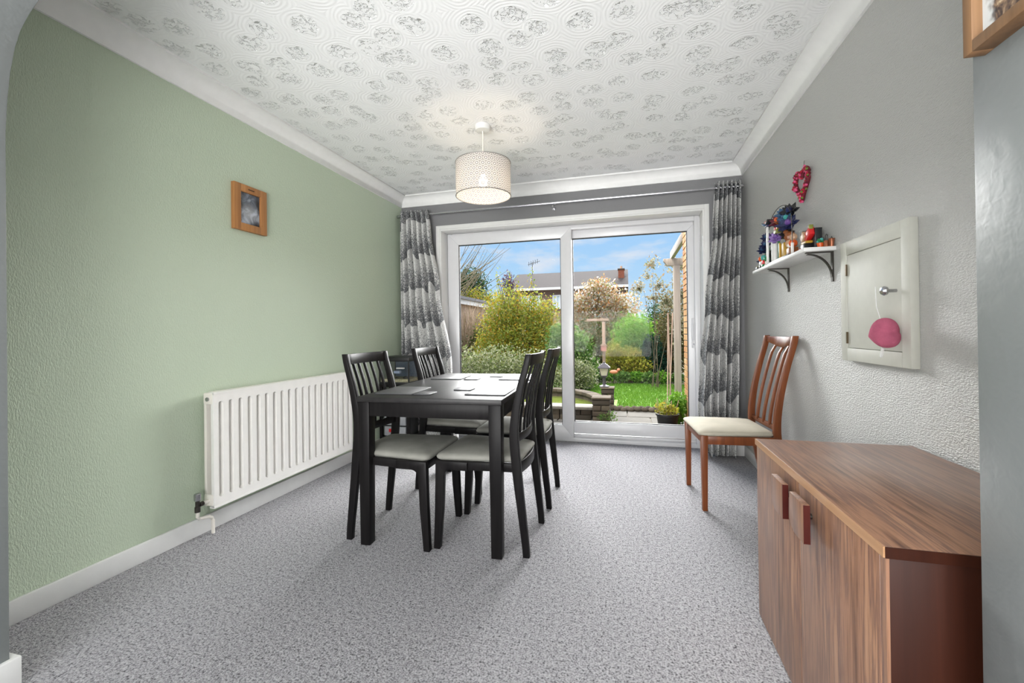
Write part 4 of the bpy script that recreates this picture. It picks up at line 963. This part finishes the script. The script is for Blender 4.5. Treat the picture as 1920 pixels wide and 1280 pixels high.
# low bed plants
for i, (x, y) in enumerate(((-.62, 9.85), (-.35, 9.95), (-.08, 9.85), (.2, 9.95), (.48, 9.85), (.75, 9.9), (1.05, 9.9))):
    lab = ('first', 'second', 'third', 'fourth', 'fifth', 'sixth', 'seventh')[i] + ' leafy plant from the left in the bed behind the lawn'
    plant('bed_plant', lab, 'plant', (x, y, GZ), [(0, 0, .13, .17, .15, .14)], 420, .075, GR if i % 2 else MG, 40 + i, 4, group='leafy plants in the bed', stem_r=.006)
plant('corner_plant', 'lush green plant in the corner behind the black pot', 'plant', (.60, 5.62, GZ), [(0, 0, .22, .13, .13, .22), (-.05, .1, .12, .14, .12, .14)], 900, .06, GR, 50, 6, stem_r=.006)
plant('pond_weeds', 'weedy stems growing at the foot of the stone pillar', 'plant', (-.20, 5.52, GZ), [(0, 0, .09, .08, .05, .10), (-.12, 0, .07, .05, .05, .09)], 150, .035, MG, 51, 6, stem_r=.003)

# climbing bare stems on the shed side wall
def twig_thing(name, label, cat, gen, n, mat, seed, r0):
    t = thing(name, label, cat, (0, 0, GZ)); rnd = random.Random(seed); m = MB()
    for i in range(n): m.tube(gen(rnd), [r0, r0 * .8, r0 * .6, r0 * .35], 4, cap=False)
    o = m.build('stems', mat, t, smooth=True); o['kind'] = 'stuff'; return t
TW1 = plain('pale_twig', srgb(158, 138, 112), .9, var=.3); TW2 = plain('grey_twig', srgb(128, 118, 96), .9, var=.3)
def g1(r):
    x, y = r.uniform(-5.1, -4.4), r.uniform(12.4, 16); z = r.uniform(0, .5); h_ = r.uniform(.8, 1.9); a, b = r.uniform(-.3, .9), r.uniform(-.5, .5)
    return [(x, y, z), (x + a * .3, y + b * .3, z + h_ * .4), (x + a * .6 + r.uniform(-.1, .1), y + b * .6, z + h_ * .75), (x + a, y + b, z + h_)]
tw = twig_thing('bare_climber', 'tangle of bare climbing stems in front of the shed wall', 'climber', g1, 420, TW1, 7, .014)
o = link('foliage', leaves_mesh('foliage', [(-4.2, 13.5, .9, .7, 1.2, 1.0)], 2600, .05, BR, 60, floor=0), tw); o['kind'] = 'stuff'
wt = thing('bare_tree', 'bare branched tree with slanting twigs at the upper left', 'tree', (-8.7, 19.6, GZ)); m = MB(); rnd = random.Random(9)
m.tube([(0, 0, 0), (.05, 0, 1.5), (.1, 0, 3.0), (.3, 0, 4.6)], [.12, .10, .08, .05], 7)
for i in range(26):
    z = rnd.uniform(2.0, 4.2); dx, dz = rnd.uniform(1.4, 3.4), rnd.uniform(1.2, 3.2); y = rnd.uniform(-.8, .8)
    m.tube([(.1, 0, z), (.1 + dx * .4, y * .4, z + dz * .3), (.1 + dx * .75, y * .8, z + dz * .68), (.1 + dx, y, z + dz)], [.03, .022, .014, .006], 4, cap=False)
o = m.build('branches', TW2, wt, smooth=True); o['kind'] = 'stuff'
o = link('buds', leaves_mesh('buds', [(1.6, 0, 4.6, 1.4, .8, 1.4)], 900, .05, SPL, 61), wt); o['kind'] = 'stuff'

# shed / garage on the left
gs = thing('garden_shed', 'flat roofed brick garage at the left of the garden', 'garage', (-9.4, 10.5, GZ))
MB().box(0, 0, 0, 3.9, 8.2, 2.15).build('wall', plain('garage_brick', srgb(168, 140, 116), .9, var=.2, vscale=12, bump=.4), gs)
MB().box(-.1, -.1, 2.15, 4.0, 8.3, 2.32).build('fascia', plain('white_fascia', srgb(208, 204, 198), .6, var=.1), gs)
MB().box(-.14, -.14, 2.32, 4.05, 8.35, 2.42).build('roof', plain('grey_felt', srgb(112, 110, 112), .9, var=.2, bump=.4), gs)
MB().box(3.9, 1.0, .3, 3.93, 2.0, 1.9).build('panel', plain('ochre_board', srgb(176, 140, 92), .8, var=.2), gs)

# distant house
hs = thing('house', 'brown roofed brick house with chimney beyond the garden', 'house', (-8.6, 32, GZ))
HW, HE, HD = 8.6, 4.45, 6.0
MB().box(0, 0, 0, HW, HD, HE).build('wall', plain('pink_brick', srgb(124, 98, 86), .9, var=.12, vscale=6), hs)
m = MB(); m.prism([(-.3, HE - .05), (HD / 2, HE + 1.55), (HD + .3, HE - .05)], 'x', -.25, HW + .2); m.build('roof', plain('brown_roof_tiles', srgb(58, 50, 47), .85, var=.14, vscale=9, bump=.5, bscale=8), hs)
MB().box(-.25, -.34, HE - .16, HW + .2, -.28, HE + .02).build('gutter', M['white_gloss'], hs)
for x, z, w_, h_ in ((.8, 2.7, 1.5, 1.2), (3.25, 2.85, .62, 1.05), (5.2, 2.7, 1.5, 1.2), (.8, .8, 1.5, 1.2), (5.2, .8, 1.5, 1.2)):
    wf = MB()
    for (a0_, b0, a1_, b1) in ((x, z, x + .09, z + h_), (x + w_ - .09, z, x + w_, z + h_), (x + .09, z, x + w_ - .09, z + .09), (x + .09, z + h_ - .09, x + w_ - .09, z + h_), (x + w_ / 2 - .04, z + .09, x + w_ / 2 + .04, z + h_ - .09)): wf.box(a0_, -.05, b0, a1_, .02, b1)
    wo = wf.build('window', M['upvc'], hs); MB().box(x + .09, -.01, z + .09, x + w_ - .09, .0, z + h_ - .09).build('pane', plain('painted_sky_pane', srgb(196, 208, 216), .1), wo)  # pale sky reflection painted into the pane's colour
chm = MB().box(8.08, 1.2, HE, 8.52, 1.9, HE + 1.32).build('chimney', plain('red_chimney_brick', srgb(124, 70, 50), .9, var=.15, vscale=10), hs)
MB().box(8.04, 1.16, HE + 1.32, 8.56, 1.94, HE + 1.40).build('chimney_cap', M['stone_brick'], chm); MB().lathe([(.09, HE + 1.40), (.08, HE + 1.62)], 10, (8.3, 1.55, 0)).build('chimney_pot', plain('pale_pot', srgb(190, 150, 120), .8), chm)
m = MB(); m.tube([(1.1, 2.9, HE + 1.4), (1.1, 2.9, HE + 2.5)], .03, 6)
for i in range(5): m.tube([(.8 + i * .18, 2.9, HE + 2.2 + (i * .05)), (.8 + i * .18, 2.9, HE + 2.55 + i * .05)], .02, 5)
m.tube([(.7, 2.9, HE + 2.32), (1.75, 2.9, HE + 2.58)], .02, 5); m.build('aerial', M['dark_metal'], hs)

# rose arch / bird table post
TIM = wood('weathered_pink_timber', [(.3, srgb(150, 120, 104)), (.7, srgb(186, 158, 140))], 'z', 20, 1.5, .8); GTI = wood('grey_timber', [(.3, srgb(132, 118, 106)), (.7, srgb(168, 154, 142))], 'z', 20, 1.5, .8)
ra = thing('timber_post', 'slim timber post with a cross beam and small bird box', 'post', (-.497, 10.0, GZ))
MB().box(-.035, -.035, 0, .035, .035, 1.40).build('post', TIM, ra, bevel=.004); MB().box(-.38, -.05, 1.40, .12, .05, 1.46).build('cross_beam', TIM, ra, bevel=.004)
bb = MB(); bb.box(-.06, -.13, .72, .06, -.035, .84); bo = bb.build('bird_box', plain('pink_box', srgb(190, 130, 120), .7), ra); m = MB(); m.prism([(-.085, .84), (0, .92), (.085, .84)], 'y', -.15, -.03); m.build('box_roof', TIM, bo)
orn = thing('orange_ornament', 'small orange pottery bird ornament in the flower bed', 'ornament', (-.27, 9.55, GZ))
m = MB(); m.ball((0, 0, .28), .06, 10, 7, (1.5, .8, .8)); m.ball((.10, 0, .33), .035, 8, 6); m.build('body', plain('terracotta', srgb(208, 128, 96), .7), orn, smooth=True); MB().tube([(0, 0, 0), (0, 0, .26)], .008, 6).build('stake', M['dark_metal'], orn)

# pergola
pg = thing('pergola', 'timber pergola with square post and rafters beside the brick wall', 'pergola', (.80, 7.35, GZ))
MB().box(-.05, -.05, 0, .05, .05, 2.22).build('post', GTI, pg, bevel=.004)
m = MB(); m.prism([(-.20, 2.30), (-.14, 2.22), (1.6, 2.22), (1.6, 2.34), (-.20, 2.34)], 'y', -.035, .035); m.build('beam', GTI, pg, bevel=.003)
for x in (-.06, .55, 1.15): MB().box(x - .025, -1.57, 2.34, x + .025, .10, 2.46).build('rafter', GTI, pg, bevel=.003)
for i, (x, y, dx) in enumerate(((.60, 6.95, .03), (.66, 7.05, -.02), (.63, 6.98, .07))):
    t = MB().tube([(x, y, GZ), (x + dx * .5, y, GZ + .7), (x + dx, y + .05, GZ + 1.45)], .010, 6).build('garden_cane', TIM, smooth=True)
    tag(t, ('straight bamboo cane nearest the black pot', 'bamboo cane leaning left beside the pergola post', 'bamboo cane leaning right beside the pergola post')[i], 'cane', 'garden canes')

# brick wing of the house on the right
bw = MB().box(.712, YD + .14, GZ - .05, 1.1, 5.76, 3.0).build('wall_wing', M['mortar']); struct(bw, 'yellow orange brick wall just outside the door')
bme = MB().box(-.006, -.1035, -.0325, .012, .1035, .0325).mesh('brick', M['brick'], bevel=.003, seg=1); bmh = MB().box(-.006, -.048, -.0325, .012, .048, .0325).mesh('brick', M['brick'], bevel=.003, seg=1)
for j in range(36):
    z = GZ + .01 + j * .075 + .0325; y = 5.755; half = j % 2
    while y > YD + .30:
        me, L = (bmh, .096) if half else (bme, .207); half = 0
        o = link('brick', me, bw); o.location = (.708, y - L / 2, z); y -= L + .011
# black pot with plants
pt = thing('plant_pot', 'black plastic plant pot with young plants on the patio', 'plant pot', (.455, 5.30, GZ))
MB().lathe([(.095, 0), (.122, .185), (.132, .188), (.132, .208), (.118, .208), (.112, .17)], 28).build('pot', M['black_plastic'], pt, smooth=True, sharp=40)
MB().lathe([(.112, .168), (.112, .178)], 20).build('soil', M['soil'], pt)
o = link('foliage', leaves_mesh('foliage', [(-.03, 0, .25, .10, .1, .09), (.05, 0, .24, .08, .08, .08)], 260, .045, GO, 70), pt); o['kind'] = 'stuff'
m = MB(); rnd = random.Random(2)
for i in range(9): x, y = rnd.uniform(-.09, .09), rnd.uniform(-.07, .07); m.tube([(x, y, .17), (x * 1.2, y, .26), (x * 1.5, y, rnd.uniform(.30, .40))], .004, 5)
o = m.build('stems', TIM, pt); o['kind'] = 'stuff'

# raised pond with stone pillars
pd = thing('raised_pond', 'raised stone pond with curved coping left of the lantern', 'pond', (0, 0, GZ))
sbm = [MB().box(-.10, -.06, -.034, .10, .06, .034).mesh('stone', M['stone_brick'], bevel=.008, seg=2), MB().box(-.065, -.06, -.034, .065, .06, .034).mesh('stone', M['stone_brick'], bevel=.008, seg=2)]
for j in range(2):
    x = -.46
    while x > -2.2:
        o = link('stone', sbm[j % 2], pd); L = .21 if j % 2 == 0 else .14; o.location = (x - L / 2, 5.78, .034 + j * .07); x -= L
MB().box(-2.2, 5.84, 0, -.44, 5.95, .14).build('front_wall', M['stone_brick'], pd); MB().box(-2.25, 5.68, .142, -.44, 5.95, .18).build('front_coping', plain('grey_coping', srgb(112, 107, 98), .85, var=.15, bump=.3), pd, bevel=.006)
m = MB(); inner, outer_ = [], []
for i in range(17):
    a = math.radians(8 + 150 * i / 16); inner.append((-1.25 + .78 * math.cos(a), 6.2 + 1.0 * math.sin(a))); outer_.append((-1.25 + .96 * math.cos(a), 6.2 + 1.18 * math.sin(a)))
for k in range(16):
    q = [inner[k], inner[k + 1], outer_[k + 1], outer_[k]]
    MB().prism(q, 'z', .155, .205).build('coping_stone', M['stone_brick'], pd, bevel=.005)
    q2 = [tuple(c_ + (d_ - c_) * .2 for c_, d_ in zip(inner[k], outer_[k])), tuple(c_ + (d_ - c_) * .2 for c_, d_ in zip(inner[k + 1], outer_[k + 1])), tuple(c_ + (d_ - c_) * .8 for c_, d_ in zip(inner[k + 1], outer_[k + 1])), tuple(c_ + (d_ - c_) * .8 for c_, d_ in zip(inner[k], outer_[k]))]
    MB().prism(q2, 'z', 0, .155).build('wall_stone', M['stone_brick'], pd)
wm = NT('pond_water'); wm.pbr(srgb(104, 116, 52), .08, 0, .5, wm.bump(wm.noise(wm.coords(), 14, 2), .08, .01))
MB().box(-2.2, 5.95, .02, -.45, 7.2, .08).build('water', wm.m, pd)
def pillar(label, x, y, h_, w_):
    t = thing('stone_pillar', label, 'pillar', (x, y, GZ), 0, 'stone pillars of the pond')
    nc = int(round((h_ - .03) / .075)); ms = MB().box(-w_ / 4 + .004, -w_ / 2, -.033, w_ / 4 - .004, w_ / 2, .033).mesh('stone', M['stone_brick'], bevel=.008, seg=2); ml = MB().box(-w_ / 2, -w_ / 2, -.033, w_ / 2, w_ / 2, .033).mesh('stone', M['stone_brick'], bevel=.010, seg=2)
    for j in range(nc):
        z = .035 + j * .074
        if j % 2: o = link('stone', ml, t); o.location = (0, 0, z)
        else:
            for s in (-1, 1): o = link('stone', ms, t); o.location = (s * w_ / 4, 0, z)
    z = nc * .074; MB().box(-w_ / 2 - .01, -w_ / 2 - .01, z, w_ / 2 + .01, w_ / 2 + .01, z + .026).build('cap_stone', M['stone_brick'], t, bevel=.008); return z + .026
h1 = pillar('near stone pillar of the pond without a lantern', -.325, 5.72, .31, .225)
h2 = pillar('far stone pillar of the pond carrying the lantern', -.285, 6.72, .33, .19)
la = thing('garden_lantern', 'black four sided garden lantern on the far stone pillar', 'lantern', (-.335, 6.70, GZ + h2)); BK = plain('lantern_iron', srgb(72, 68, 72), .5, .3)
MB().lathe([(.075, 0), (.075, .015), (.045, .025), (.026, .04), (.022, .13), (.034, .15), (.055, .165)], 12).build('base', BK, la, smooth=True, sharp=40)
def sq(r, z): return [(r, r, z), (-r, r, z), (-r, -r, z), (r, -r, z)]
MB().loft([sq(.050, .165), sq(.052, .175)]).build('tray', BK, la); lg = plain('frosted_lantern_glass', srgb(176, 172, 150), .3)
MB().loft([sq(.044, .176), sq(.070, .29)]).build('glass', lg, la)
for sx in (-1, 1):
    for sy in (-1, 1): MB().tube([(sx * .047, sy * .047, .172), (sx * .073, sy * .073, .292)], .006, 5).build('glazing_bar', BK, la)
MB().loft([sq(.092, .288), sq(.092, .300), sq(.045, .345), sq(.018, .365)]).build('roof', BK, la); MB().ball((0, 0, .375), .014, 8, 6).build('finial', BK, la, smooth=True)
